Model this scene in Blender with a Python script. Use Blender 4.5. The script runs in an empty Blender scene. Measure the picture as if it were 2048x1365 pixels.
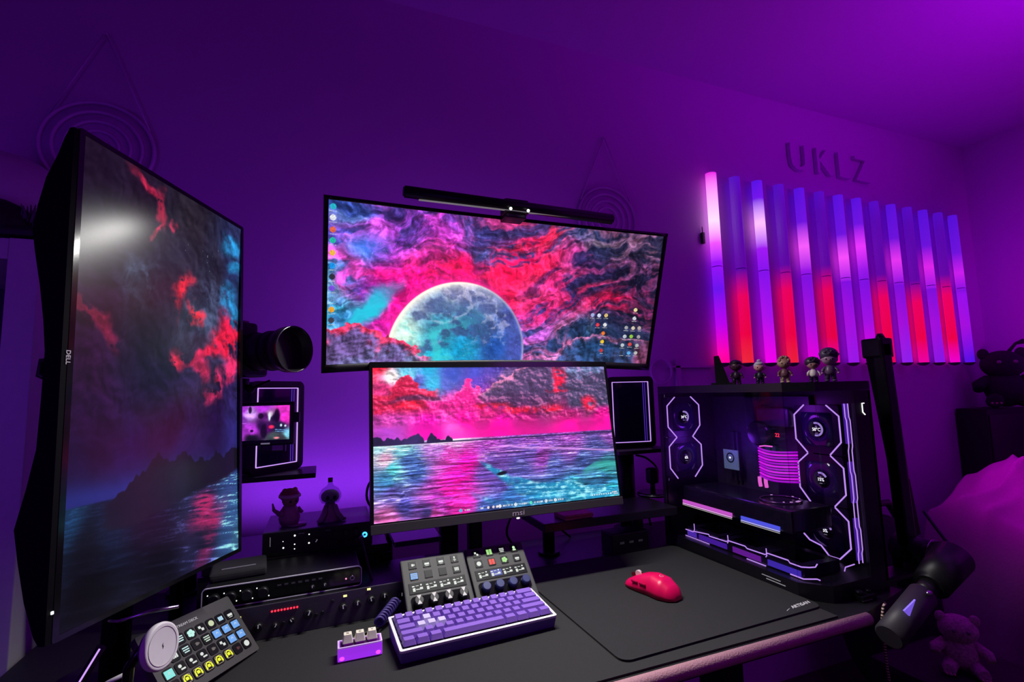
import bpy, bmesh, math, random
import numpy as np
from mathutils import Matrix, Vector, Euler
SC=bpy.context.scene; COL=SC.collection; PI=math.pi
random.seed(4)
# ------------------------------------------------------------------ camera, world, lights, exposure
cd=bpy.data.cameras.new('camera'); cam=bpy.data.objects.new('camera',cd); COL.objects.link(cam)
yaw,pitch,roll=math.radians(21.2),math.radians(6.0),math.radians(-1.45)
_f=Vector((math.sin(yaw)*math.cos(pitch),math.cos(yaw)*math.cos(pitch),math.sin(pitch)))
_r=Vector((math.cos(yaw),-math.sin(yaw),0)); _u=_r.cross(_f)
_r2=_r*math.cos(roll)+_u*math.sin(roll); _u2=_u*math.cos(roll)-_r*math.sin(roll)
cam.matrix_world=Matrix(((_r2.x,_u2.x,-_f.x,0),(_r2.y,_u2.y,-_f.y,0),(_r2.z,_u2.z,-_f.z,1.205),(0,0,0,1)))
cd.sensor_width=36; cd.lens=974/2048*36; cd.clip_start=.02
SC.camera=cam
SC.view_settings.view_transform='Standard'; SC.view_settings.look='None'
SC.view_settings.exposure=0; SC.view_settings.gamma=1; SC.view_settings.use_curve_mapping=False
try:
    SC.cycles.use_denoising=True; SC.cycles.max_bounces=8; SC.cycles.caustics_reflective=False; SC.cycles.caustics_refractive=False
    SC.cycles.sample_clamp_indirect=3.0
except Exception: pass
W=bpy.data.worlds.new('world'); SC.world=W; W.use_nodes=True
W.node_tree.nodes['Background'].inputs[0].default_value=(.10,.02,.2,1); W.node_tree.nodes['Background'].inputs[1].default_value=.05
def area(name,loc,target,sx,sy,col,power,spread=PI):
    l=bpy.data.lights.new(name,'AREA'); l.shape='RECTANGLE'; l.size=sx; l.size_y=sy; l.color=col; l.energy=power; l.spread=spread
    o=bpy.data.objects.new(name,l); COL.objects.link(o); o.location=loc
    o.rotation_euler=(Vector(target)-Vector(loc)).to_track_quat('-Z','Y').to_euler(); return o
def point(name,loc,col,power,r=.05):
    l=bpy.data.lights.new(name,'POINT'); l.color=col; l.energy=power; l.shadow_soft_size=r
    o=bpy.data.objects.new(name,l); COL.objects.link(o); o.location=loc; return o
VIO=(.30,.04,1.0); MAG=(.55,.0,1.0)
# violet strip running behind the desk, washing the wall
area('desk_back_strip_light',(.35,1.47,.90),(.35,1.6,1.10),1.25,.02,(.33,.07,1.0),1.6)
# purple ceiling wash (uplight standing at the bed side) and a coloured lamp in the room behind the camera
area('uplight_lamp',(2.3,.0,1.70),(2.2,.45,2.57),.4,.4,(.54,0,1.0),6.4,2.0)
area('room_lamp',(1.5,-1.0,2.2),(1.0,1.6,1.7),.6,.6,(.48,0,.95),2.0)
area('right_wall_lamp',(2.6,-.1,1.5),(3.5,.62,1.6),.25,.25,(.60,0,.95),3.6,1.15)
area('added_wall_fill',(.45,1.27,1.42),(.45,1.6,1.46),.75,.18,(.42,.09,.95),1.0)  # added fill behind the monitors to lift the wall, no real source
area('bed_fill',(2.05,1.35,1.45),(2.95,.95,.62),.15,.15,(.90,0,.92),.60,1.0)  # added fill raking the blanket folds, no lamp stands here
area('left_fill',(-1.2,-.1,1.2),(-.75,1.3,1.2),.4,.4,(.22,.03,1.0),.9,1.8)  # added fill brightening the shelf unit, not a real lamp
# white desk light of the bar on top of the upper monitor, throwing down to the desk
area('monitor_bar_lamp',(.417,1.005,1.615),(.38,.66,.75),.46,.012,(1,.985,.94),6.6,2.4)

# ------------------------------------------------------------------ materials
MATS={}
def mat(name,col,rough=.5,metal=0,emit=None,es=1,bump=0,bs=60,var=0,trans=0,alpha=None,ior=1.45,coat=0):
    if name in MATS: return MATS[name]
    m=bpy.data.materials.new(name); m.use_nodes=True; nt=m.node_tree; b=nt.nodes['Principled BSDF']
    b.inputs['Base Color'].default_value=(*col,1); b.inputs['Roughness'].default_value=rough; b.inputs['Metallic'].default_value=metal
    b.inputs['IOR'].default_value=ior
    if trans: b.inputs['Transmission Weight'].default_value=trans
    if coat: b.inputs['Coat Weight'].default_value=coat
    if emit is not None:
        b.inputs['Emission Color'].default_value=(*emit,1); b.inputs['Emission Strength'].default_value=es
    if bump or var:
        tc=nt.nodes.new('ShaderNodeTexCoord'); n=nt.nodes.new('ShaderNodeTexNoise'); n.inputs['Scale'].default_value=bs; n.inputs['Detail'].default_value=6
        nt.links.new(tc.outputs['Object'],n.inputs['Vector'])
        if bump:
            bp=nt.nodes.new('ShaderNodeBump'); bp.inputs['Strength'].default_value=bump; bp.inputs['Distance'].default_value=.002
            nt.links.new(n.outputs['Fac'],bp.inputs['Height']); nt.links.new(bp.outputs['Normal'],b.inputs['Normal'])
        if var:
            r=nt.nodes.new('ShaderNodeValToRGB'); r.color_ramp.elements[0].position=.3; r.color_ramp.elements[1].position=.7
            r.color_ramp.elements[0].color=(*[c*(1-var) for c in col],1); r.color_ramp.elements[1].color=(*[min(1,c*(1+var)) for c in col],1)
            nt.links.new(n.outputs['Fac'],r.inputs['Fac']); nt.links.new(r.outputs['Color'],b.inputs['Base Color'])
    MATS[name]=m; return m
def lowspec(m,v):
    m.node_tree.nodes['Principled BSDF'].inputs['Specular IOR Level'].default_value=v; return m
def emis(name,col,s=1.0):
    if name in MATS: return MATS[name]
    m=mat(name,(0.01,0.01,0.01),.5,emit=col,es=s); return m
def lin(h):
    h=h.lstrip('#'); o=[]
    for i in (0,2,4):
        c=int(h[i:i+2],16)/255; o.append(c/12.92 if c<=.04045 else ((c+.055)/1.055)**2.4)
    return tuple(o)
WALL=mat('painted_wall',(.60,.27,.68),.75,bump=.25,bs=180,var=.03)
CEIL=mat('painted_ceiling',(.62,.22,.72),.85,bump=.2,bs=120,var=.02)
FLOOR=mat('dark_floor',(.06,.045,.04),.5,bump=.3,bs=30,var=.3)
BLK=mat('black_plastic',(.010,.010,.011),.42,bump=.1,bs=900)
BLKG=mat('black_gloss',(.006,.006,.007),.12,var=.05)
BLKM=mat('black_metal',(.018,.018,.020),.38,metal=.6,var=.1)
FAB=mat('desk_fabric',(.030,.030,.030),.9,bump=.8,bs=1500,var=.18)
PAD=mat('pad_fabric',(.031,.031,.032),.88,bump=.9,bs=2200,var=.12)
DECK=mat('control_grey',(.062,.062,.060),.55,bump=.15,bs=1200,var=.05)
RIM=mat('silver_rim',(.6,.6,.62),.25,metal=1,var=.05)
WHT=mat('white_plastic',(.75,.74,.72),.45,var=.02)
GLASS=mat('clear_glass',(1,1,1),.02,trans=1,ior=1.45)
LEDP=emis('led_lilac',(.62,.33,1.0),1.15)
LEDM=emis('led_magenta',(1.0,.10,.95),1.2)
LEDV=emis('led_violet',(.16,.05,.85),.55)
LEDW=emis('led_white',(1,1,1),1.6)
LEDR=emis('led_red',(1,.02,.05),2.0)
LEDY=emis('led_yellow',(1,.95,.35),1.2)
LEDB=emis('led_blue',(.05,.45,1),2.2)
PRINT=mat('print_white',(.8,.8,.8),.5,emit=(1,1,1),es=.10)

# ------------------------------------------------------------------ mesh helpers
class MB:
    def __init__(s,T=None): s.bm=bmesh.new(); s.T=T or Matrix()
    def _x(s,vs,M=None):
        M=s.T@(M or Matrix())
        for v in vs: v.co=M@v.co
    def box(s,c,d,R=None,bev=0,seg=2):
        t=bmesh.new(); bmesh.ops.create_cube(t,size=1)
        for v in t.verts: v.co=Vector((v.co.x*d[0],v.co.y*d[1],v.co.z*d[2]))
        if bev: bmesh.ops.bevel(t,geom=t.edges[:],offset=min(bev,min(d)*.49),segments=seg,profile=.6,affect='EDGES')
        return s._merge(t,Matrix.Translation(c)@(R.to_4x4() if R is not None else Matrix()))
    def _merge(s,t,M):
        M=s.T@M; mp={}
        for v in t.verts: mp[v]=s.bm.verts.new(M@v.co)
        for f in t.faces:
            try: s.bm.faces.new([mp[v] for v in f.verts]).smooth=f.smooth
            except ValueError: pass
        t.free(); return s
    def cyl(s,p0,p1,r0,r1=None,n=20,cap=True,bev=0):
        p0=Vector(p0);p1=Vector(p1);d=p1-p0;r1=r0 if r1 is None else r1
        t=bmesh.new(); bmesh.ops.create_cone(t,cap_ends=cap,segments=n,radius1=r0,radius2=r1,depth=d.length)
        if bev: bmesh.ops.bevel(t,geom=[e for e in t.edges if len(e.link_faces)==2 and any(len(f.verts)>4 for f in e.link_faces)],offset=bev,segments=2,affect='EDGES')
        for f in t.faces:
            if len(f.verts)==4: f.smooth=True
        return s._merge(t,Matrix.Translation((p0+p1)/2)@d.to_track_quat('Z','Y').to_matrix().to_4x4())
    def sph(s,c,r,sc=(1,1,1),n=16,R=None):
        t=bmesh.new(); bmesh.ops.create_uvsphere(t,u_segments=n*2 if n<12 else n+8,v_segments=n,radius=r)
        for v in t.verts: v.co=Vector((v.co.x*sc[0],v.co.y*sc[1],v.co.z*sc[2]))
        for f in t.faces: f.smooth=True
        return s._merge(t,Matrix.Translation(c)@(R.to_4x4() if R is not None else Matrix()))
    def tube(s,pts,r,n=8,closed=False):
        pts=[Vector(p) for p in pts]; N=len(pts); rings=[]; up=Vector((0,0,1))
        rr=r if hasattr(r,'__len__') else [r]*N
        prev=None
        for i,p in enumerate(pts):
            a=pts[(i-1)%N] if (closed or i>0) else p; b=pts[(i+1)%N] if (closed or i<N-1) else p
            t=(b-a).normalized()
            if prev is None:
                x=t.cross(up);
                if x.length<.05: x=t.cross(Vector((1,0,0)))
            else: x=prev-t*prev.dot(t)
            x.normalize(); prev=x; y=t.cross(x)
            rings.append([s.bm.verts.new(s.T@(p+x*math.cos(k*2*PI/n)*rr[i]+y*math.sin(k*2*PI/n)*rr[i])) for k in range(n)])
        for i in range(N if closed else N-1):
            A=rings[i];B=rings[(i+1)%N]
            for k in range(n):
                f=s.bm.faces.new((A[k],A[(k+1)%n],B[(k+1)%n],B[k])); f.smooth=True
        if not closed:
            s.bm.faces.new(rings[0][::-1]); s.bm.faces.new(rings[-1])
        return s
    def prism(s,poly,z0,z1,M=None):
        """poly in local xy, extruded z0..z1"""
        M=s.T@(M or Matrix())
        a=[s.bm.verts.new(M@Vector((x,y,z0))) for x,y in poly]; b=[s.bm.verts.new(M@Vector((x,y,z1))) for x,y in poly]
        s.bm.faces.new(a[::-1]); s.bm.faces.new(b)
        n=len(poly)
        for i in range(n): s.bm.faces.new((a[i],a[(i+1)%n],b[(i+1)%n],b[i]))
        return s
    def frame(s,outer,inner,z0,z1,M=None):
        M=s.T@(M or Matrix()); n=len(outer); V=[]
        for loop in (outer,inner):
            for z in (z0,z1): V.append([s.bm.verts.new(M@Vector((x,y,z))) for x,y in loop])
        o0,o1,i0,i1=V
        for k in range(n):
            j=(k+1)%n
            s.bm.faces.new((o0[k],o0[j],o1[j],o1[k])); s.bm.faces.new((i0[j],i0[k],i1[k],i1[j]))
            s.bm.faces.new((o1[k],o1[j],i1[j],i1[k])); s.bm.faces.new((o0[j],o0[k],i0[k],i0[j]))
        return s
    def lathe(s,prof,n=24,M=None):
        M=s.T@(M or Matrix()); rings=[]
        for r,z in prof:
            rings.append([s.bm.verts.new(M@Vector((max(r,1e-5)*math.cos(k*2*PI/n),max(r,1e-5)*math.sin(k*2*PI/n),z))) for k in range(n)])
        for A,B in zip(rings,rings[1:]):
            for k in range(n):
                f=s.bm.faces.new((A[k],A[(k+1)%n],B[(k+1)%n],B[k])); f.smooth=True
        rs_=[r for r,z in prof]
        if min(rs_)>.35*max(rs_):
            A,B=rings[-1],rings[0]
            for k in range(n): s.bm.faces.new((A[k],A[(k+1)%n],B[(k+1)%n],B[k])).smooth=True
        else:
            s.bm.faces.new(rings[0][::-1]); s.bm.faces.new(rings[-1])
        return s
    def build(s,name,m,parent=None,label=None):
        bmesh.ops.recalc_face_normals(s.bm,faces=s.bm.faces[:])
        me=bpy.data.meshes.new(name); s.bm.to_mesh(me); s.bm.free(); me.materials.append(m)
        o=bpy.data.objects.new(name,me); COL.objects.link(o)
        if parent is not None: o.parent=parent
        if label: o['label']=label
        return o
def rrect(w,h,r,n=5):
    P=[]
    for cx,cy,a in ((w/2-r,h/2-r,0),(-w/2+r,h/2-r,PI/2),(-w/2+r,-h/2+r,PI),(w/2-r,-h/2+r,1.5*PI)):
        for k in range(n+1): P.append((cx+r*math.cos(a+k*PI/2/n),cy+r*math.sin(a+k*PI/2/n)))
    return P
def thing(name,label,cat,loc=(0,0,0),R=None,group=None):
    o=bpy.data.objects.new(name,None); COL.objects.link(o); o.empty_display_size=.05; o.location=loc
    if R is not None: o.rotation_euler=R.to_euler()
    o['label']=label; o['category']=cat
    if group: o['group']=group
    return o
def tag(o,label,cat,group=None,kind=None):
    o['label']=label; o['category']=cat
    if group: o['group']=group
    if kind: o['kind']=kind
    return o
def struct(name,mb,m):
    o=mb.build(name,m); o['kind']='structure'; return o
def basis(x,y):
    x=Vector(x).normalized(); y=Vector(y); y=(y-x*y.dot(x)).normalized(); z=x.cross(y)
    return Matrix((x,y,z)).transposed()
def text(s,size,m,parent,M,name='lettering',ext=.0004,sx=1,shear=0,label=None,align='CENTER'):
    c=bpy.data.curves.new('t','FONT'); c.body=s; c.size=size; c.extrude=ext; c.align_x=align; c.align_y='CENTER'; c.shear=shear; c.resolution_u=3
    t=bpy.data.objects.new('t',c); COL.objects.link(t); bpy.context.view_layer.update()
    me=bpy.data.meshes.new_from_object(t.evaluated_get(bpy.context.evaluated_depsgraph_get())); bpy.data.objects.remove(t)
    me.transform(M@Matrix.Diagonal((sx,1,1,1))); me.materials.clear(); me.materials.append(m)
    o=bpy.data.objects.new(name,me); COL.objects.link(o)
    if parent is not None: o.parent=parent
    if label: o['label']=label
    return o
RX=lambda a: Matrix.Rotation(a,3,'X')
RY=lambda a: Matrix.Rotation(a,3,'Y')
RZ=lambda a: Matrix.Rotation(a,3,'Z')
TR=lambda x,y,z: Matrix.Translation((x,y,z))
FACE=Matrix.Rotation(PI/2,4,'X')   # local xy plane -> world xz, facing -Y
def screen(name,img,w,h,parent,curve=0,axis='x',strength=1.0,rough=.35,z=0):
    """display panel: dense grid, colours of the displayed picture per vertex; local x right, y up, facing +z"""
    H,Wd=img.shape[:2]
    xs=(np.arange(Wd)/(Wd-1)-.5)*w; ys=(.5-np.arange(H)/(H-1))*h
    X,Y=np.meshgrid(xs,ys); Z=np.zeros_like(X)+z
    if curve: Z=Z+((X**2 if axis=='x' else Y**2)/(2*curve))
    co=np.stack([X,Y,Z],-1).reshape(-1,3).astype(np.float32)
    idx=np.arange(H*Wd).reshape(H,Wd); q=np.stack([idx[1:,:-1],idx[1:,1:],idx[:-1,1:],idx[:-1,:-1]],-1).reshape(-1,4)
    me=bpy.data.meshes.new(name); me.vertices.add(len(co)); me.vertices.foreach_set('co',co.ravel())
    me.loops.add(q.size); me.loops.foreach_set('vertex_index',q.ravel().astype(np.int32))
    me.polygons.add(len(q)); me.polygons.foreach_set('loop_start',(np.arange(len(q))*4).astype(np.int32)); me.polygons.foreach_set('loop_total',np.full(len(q),4,np.int32))
    me.update(calc_edges=True)
    a=me.color_attributes.new('picture','FLOAT_COLOR','POINT')
    L=np.where(img<=.04045,img/12.92,((img+.055)/1.055)**2.4)
    c=np.ones((H*Wd,4),np.float32); c[:,:3]=L.reshape(-1,3); a.data.foreach_set('color',c.ravel())
    m=bpy.data.materials.new(name+'_display'); m.use_nodes=True; nt=m.node_tree; b=nt.nodes['Principled BSDF']
    b.inputs['Base Color'].default_value=(.004,.004,.005,1); b.inputs['Roughness'].default_value=rough; b.inputs['Specular IOR Level'].default_value=.32
    at=nt.nodes.new('ShaderNodeAttribute'); at.attribute_name='picture'
    nt.links.new(at.outputs['Color'],b.inputs['Emission Color']); b.inputs['Emission Strength'].default_value=strength
    m.cycles.emission_sampling='NONE'
    me.materials.append(m); o=bpy.data.objects.new(name,me); COL.objects.link(o); o.parent=parent
    return o

def srgb(h):
    h=h.lstrip('#'); return np.array([int(h[i:i+2],16)/255 for i in (0,2,4)])
def sm(a,b,x):
    t=np.clip((x-a)/(b-a),0,1); return t*t*(3-2*t)
def vnoise(x,y,seed):
    rs=np.random.RandomState(seed); G=rs.rand(64,64)
    xi=np.floor(x).astype(int);yi=np.floor(y).astype(int);fx=x-xi;fy=y-yi
    fx=fx*fx*fx*(fx*(fx*6-15)+10);fy=fy*fy*fy*(fy*(fy*6-15)+10)
    g=lambda a,b:G[b%64,a%64]
    return (g(xi,yi)*(1-fx)+g(xi+1,yi)*fx)*(1-fy)+(g(xi,yi+1)*(1-fx)+g(xi+1,yi+1)*fx)*fy
def fbm(x,y,seed,o=5,ridge=False,gain=.55):
    s=0;a=1;n=0
    for k in range(o):
        v=vnoise(x*2**k+k*7.3,y*2**k+k*3.1,seed+k)
        if ridge: v=1-abs(2*v-1)
        s=s+a*v;n+=a;a*=gain
    return s/n
def field(U,V,pts,asp,p=3.0):
    """pts: (u,v,hex[,w]) -> smooth inverse-distance colour field"""
    num=0;den=0
    for q in pts:
        d=((U-q[0])*asp)**2+(V-q[1])**2+1e-4
        w=(q[3] if len(q)>3 else 1)/d**(p/2)
        num=num+w[...,None]*srgb(q[2]);den=den+w
    return num/den[...,None]
def mix(a,b,t): return a*(1-t[...,None])+b*t[...,None]
def blob(U,V,u,v,ru,rv,soft=.5,ang=0):
    c,s=np.cos(ang),np.sin(ang);du=(U-u);dv=(V-v)
    a=(du*c+dv*s)/ru;b=(-du*s+dv*c)/rv
    return 1-sm(1-soft,1+soft,np.sqrt(a*a+b*b))
def grid(w,h):
    u=(np.arange(w)+.5)/w;v=(np.arange(h)+.5)/h
    return np.meshgrid(u,v)
def relief(x,y,seed,dx=.18,dy=-.22,o=5,ridge=False):
    return np.clip((fbm(x,y,seed,o,ridge,.6)-fbm(x+dx,y+dy,seed,o,ridge,.6))*5.5,-1,1)
def stars(img,rs,n,box,col,r=0):
    h,w=img.shape[:2]
    for _ in range(n):
        x=int((box[0]+rs.rand()*(box[2]-box[0]))*w);y=int((box[1]+rs.rand()*(box[3]-box[1]))*h)
        if 0<=x<w and 0<=y<h: img[y,x]=img[y,x]*.3+srgb(col)*.7*(.5+.5*rs.rand())
def icon(img,u,v,s,col,rs,label=True):
    h,w=img.shape[:2];x=int(u*w);y=int(v*h)
    for j in range(-s,s+1):
        for i in range(-s,s+1):
            if 0<=y+j<h and 0<=x+i<w and i*i+j*j<=s*s+2:
                img[y+j,x+i]=srgb(col)*(.75+.35*rs.rand())
    if label:
        for i in range(-s-1,s+2):
            if 0<=y+s+3<h and 0<=x+i<w and rs.rand()<.75: img[y+s+3,x+i]=.75
def moon_sky(w,h):
    U,V=grid(w,h);asp=2.39
    wx=fbm(U*7,V*3.2,11)-.5;wy=fbm(U*7+9,V*3.2+5,12)-.5
    u=U+wx*.16;v=V+wy*.34
    dark=[(.02,.03,'#2b3f8c'),(.15,.05,'#3a2a78'),(.3,.03,'#5c2a86'),(.42,.06,'#33306f'),(.45,.25,'#34386e',1.3),(.55,.1,'#3a3068'),(.65,.2,'#2c2f60'),(.75,.05,'#26305a'),(.85,.05,'#2e2c52'),(.95,.1,'#2a2746'),
      (.9,.3,'#1d1a3a'),(.75,.3,'#2c2358'),(.7,.5,'#2a2462'),(.62,.62,'#3a2a6c'),(.85,.55,'#211c46'),(.95,.55,'#1c2042'),(.6,.8,'#3c3f86'),(.68,.85,'#27406e'),(.78,.8,'#1e3c66'),(.9,.85,'#1d2f52'),(.75,.97,'#26486c'),(.97,.95,'#4a3a62'),
      (.03,.2,'#4a3c9c'),(.1,.25,'#2c4ca8'),(.16,.18,'#6a2090'),(.2,.22,'#4b2a86'),(.3,.25,'#7a1c80'),(.2,.4,'#8a1468'),(.1,.4,'#3c4c92'),(.03,.45,'#2f6aa6'),(.05,.6,'#24689a'),(.12,.55,'#3c2c8c'),(.25,.48,'#d00068'),(.36,.38,'#e0045c'),(.5,.5,'#b0103c'),(.14,.8,'#b01c9c'),(.2,.62,'#d40a84'),(.56,.42,'#7a1c58')]
    bright=[(.02,.03,'#5a78c8'),(.15,.08,'#a03cc0'),(.3,.1,'#c83cc8'),(.42,.1,'#8a48a8'),(.45,.25,'#5a5aa0'),(.55,.1,'#e02c6c'),(.6,.03,'#c82c58'),(.63,.09,'#ff2850'),(.52,.15,'#ff1f50'),(.7,.1,'#8078b8'),(.8,.07,'#8a7898'),(.95,.08,'#b878a8'),
      (.9,.25,'#b05aa0'),(.75,.25,'#b03c90'),(.7,.45,'#e0287c'),(.6,.35,'#ff2858'),(.62,.62,'#ff2c8a'),(.85,.5,'#ff2a6a'),(.95,.45,'#c03c8c'),(.62,.8,'#a04cb0'),(.7,.82,'#d86ca8'),(.78,.75,'#5078a8'),(.9,.75,'#5c4c88'),(.72,.92,'#c87cb0'),(.97,.95,'#d0486c'),
      (.05,.2,'#b058dc'),(.1,.28,'#6c7ce4'),(.14,.2,'#d040d8'),(.09,.12,'#c048d0'),(.2,.22,'#c040c8'),(.3,.28,'#e838b0'),(.2,.4,'#ff1c86'),(.08,.42,'#e03cb0'),(.05,.36,'#d048b8'),(.03,.45,'#58b0d8'),(.05,.58,'#40b4d8'),(.13,.52,'#c03ca8'),(.25,.48,'#ff0c80'),(.36,.36,'#ff1468'),(.47,.33,'#ff1c50'),(.5,.5,'#ff204c'),(.14,.8,'#e83cc8'),(.2,.62,'#ff28a0'),(.56,.42,'#e03070')]
    D=field(u,v,dark,1.3);B=field(u,v,bright,1.3)
    ang=.5*np.sin(U*5);sx=U*9+V*3*ang+wx*2.4;sy=V*9+U*5*sm(.5,.85,U)-U*1.0+wy*2.6
    r=.55*fbm(sx,sy,21,6,True,.55)+.45*fbm(sx*1.3+3,sy*1.3,25,6);k_=.045*sm(.5,.8,U);t=sm(.44+k_,.68+k_,r)
    img=mix(D,B,t)
    r2=.5*fbm(sx*2.2,sy*2.6,31,4,True,.6)+.5*fbm(sx*2.6,sy*3,33,5);img*=(0.70+.5*sm(.3,.75,r2))[...,None]
    # vivid red-pink band in the centre
    red=blob(U,V,.56,.26,.09,.16,.9,.5)*.7+blob(U,V,.33,.37,.1,.07,.9)*.6+blob(U,V,.5,.42,.05,.14,.8)*.6+blob(U,V,.87,.5,.05,.08,.9)*.7+blob(U,V,.7,.58,.12,.06,.9,-.5)*.4
    img=mix(img,srgb('#ff0f50')*np.ones_like(img),np.clip(red*sm(.42,.68,fbm(sx*1.6,sy*2,41,6,True)),0,1))
    img=mix(img,srgb('#f20a86')*np.ones_like(img),np.clip(blob(U,V,.2,.63,.09,.16,.9)*.8+blob(U,V,.17,.42,.08,.1,.9)*.5,0,1)*(.5+.5*r2))
    rl=relief(U*26+wx*2,V*12+wy*2,71,.14,-.18,5);img=np.clip(img*(1+.30*rl)[...,None]+.05*np.clip(rl,0,1)[...,None],0,1.2)
    cy=blob(U+wx*.1,V+wy*.25,.115,.66,.045,.16,.5,.4);img=mix(img,srgb('#18c4d8')*np.ones_like(img),cy*(.65+.4*r))
    img=mix(img,srgb('#3c7ce8')*np.ones_like(img),blob(U,V,.1,.25,.05,.07,.9)*.6)
    # moon
    mx,my,R=.365,.945,.505
    dx=(U-mx)*asp;dy=(V-my);rr=np.sqrt(dx*dx+dy*dy)/R
    m=1-sm(.985,1.01,rr)
    n=fbm(U*17,V*8,51,5);n2=fbm(U*40,V*18,52,4);n3=fbm(U*9+wx*2,V*4+wy,53,5)
    base=field(U,V,[(.2,.8,'#c8e8d8'),(.25,.6,'#a0b0cc'),(.36,.47,'#d0c4e0'),(.45,.55,'#8088b8'),(.53,.68,'#44509c'),(.3,.75,'#3c90b0'),(.4,.75,'#2c70a4'),(.38,.92,'#1494c4'),(.3,.93,'#20a8c8'),(.48,.9,'#2450a4'),(.55,.9,'#4450a4'),(.2,.93,'#b0e0d0')],asp)
    base=base*(.72+.5*n2)[...,None]
    mar=np.zeros_like(U)
    for (a,b,c,d) in [(.34,.52,.035,.03),(.3,.62,.05,.07),(.385,.62,.035,.09),(.43,.56,.018,.03),(.42,.72,.02,.07),(.36,.75,.04,.07),(.29,.78,.03,.04),(.46,.64,.02,.04),(.28,.9,.03,.05),(.45,.77,.03,.08),(.24,.68,.025,.05),(.4,.55,.01,.02)]:
        mar=np.maximum(mar,blob(U+(n-.5)*.07+(n2-.5)*.03,V+(n3-.5)*.16+(n2-.5)*.07,a,b,c,d,.3))
    base=mix(base,srgb('#3a4476')*(.75+.6*n)[...,None]*np.ones_like(img),np.clip(mar*.72,0,1)*(.55+.75*n2));base=mix(base,srgb('#d8d0ea')*np.ones_like(img),sm(.80,.9,fbm(U*11+wx,V*5,57,5,True))*.45*(1-sm(.75,1,V)));base=base*(1+.10*relief(U*60,V*26,58))[...,None]
    base=mix(base,srgb('#3ac8cc')*np.ones_like(img),sm(.5,.75,fbm(U*12,V*6,55,5,True))*sm(.55,.85,V)*(1-sm(.36,.48,U))*.7)
    rim=sm(.86,.99,rr)*(1-sm(.28,.5,U))+sm(.95,.99,rr)*.5
    base=mix(base,srgb('#fff4e0')*np.ones_like(img),np.clip(rim*.8,0,1))
    img=mix(img,base,m)
    halo=np.exp(-np.clip(rr-1,0,9)*16)*(1-m)*(1-sm(.45,.6,U));img=mix(img,srgb('#ff2c9c')*np.ones_like(img),halo*.7)
    # lower left clouds
    edge=.74+.055*np.sin(U*60)*.5+(fbm(U*26,V*11,61,4)-.5)*.22+np.clip(U-.1,0,1)*1.05
    c=sm(0,.02,V-edge)*(1-sm(.27,.3,U));
    d=np.clip((V-edge)/.16,0,1)
    cc=mix(srgb('#ff3a64')*np.ones_like(img),srgb('#5f4a80')*np.ones_like(img),sm(.1,.9,d+.7*(fbm(U*30,V*14,62,5,True)-.5)))
    cc=mix(cc,srgb('#6a86ac')*np.ones_like(img),sm(.85,1,V)*.6*sm(.3,.8,n))
    cc=cc*(1+.45*relief(U*34,V*15,72))[...,None]
    img=mix(img,cc,c)
    # lower right clouds
    edge=1.0-np.clip(U-.66,0,1)*1.7+(fbm(U*24,V*10,63,4)-.5)*.2;edge=np.maximum(edge,.78+(n-.5)*.2)
    d=np.clip((V-edge)/.08,0,1);c=sm(0,.015,V-edge)*sm(.63,.66,U)
    cc=mix(srgb('#e07cb4')*np.ones_like(img),field(u,v,[(.7,.95,'#3a4c80'),(.78,.85,'#20406c'),(.9,.9,'#243a60'),(.98,.97,'#7a3c60')],asp),sm(.0,.8,d+.5*(r2-.5)))
    cc=cc*(1+.5*relief(U*30,V*13,73))[...,None]
    img=mix(img,cc,c*.9)
    rs=np.random.RandomState(3)
    stars(img,rs,50,(.2,.62,.56,1),'#c8f0ff');stars(img,rs,40,(.6,.1,.95,.8),'#b0b8ff');stars(img,rs,14,(.08,.2,.2,.3),'#c0e0ff')
    img=img*(1-.28*sm(.55,.95,U)*(1-sm(.75,1,V)))[...,None]*1.04
    for v_,c in zip([.026,.088,.16,.222,.295,.369,.437,.507,.571,.636,.701],['#28b8d0','#e8ecf4','#e86848','#20c0a8','#f0b848','#1890e8','#303040','#8050e0','#6090c0','#f0a830','#404050']): icon(img,.012,v_+.012,5 if w>500 else 3,c,rs)
    for q,c in [((.797,.632),'#a8b4e8'),((.819,.63),'#e0e4ff'),((.842,.627),'#e8c880'),((.818,.702),'#e83c50'),((.843,.7),'#e8e8e8'),((.84,.767),'#f07830'),((.84,.834),'#f0c830'),((.839,.901),'#c83838'),((.939,.571),'#f8e8a8'),((.939,.638),'#d8dce8'),((.916,.715),'#a8a8b0'),((.939,.713),'#d8c8b0'),((.96,.711),'#b8a8a0'),((.914,.782),'#c8d0d8'),((.937,.781),'#98d048'),((.962,.779),'#a8a0a8'),((.911,.851),'#c0c8d0'),((.936,.843),'#e04848'),((.96,.848),'#b0b8b8'),((.911,.912),'#303848'),((.936,.911),'#60b0f0'),((.959,.91),'#b8b8b8')]: icon(img,q[0],q[1],4 if w>500 else 2,c,rs)
    return np.clip(img,0,1)
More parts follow.
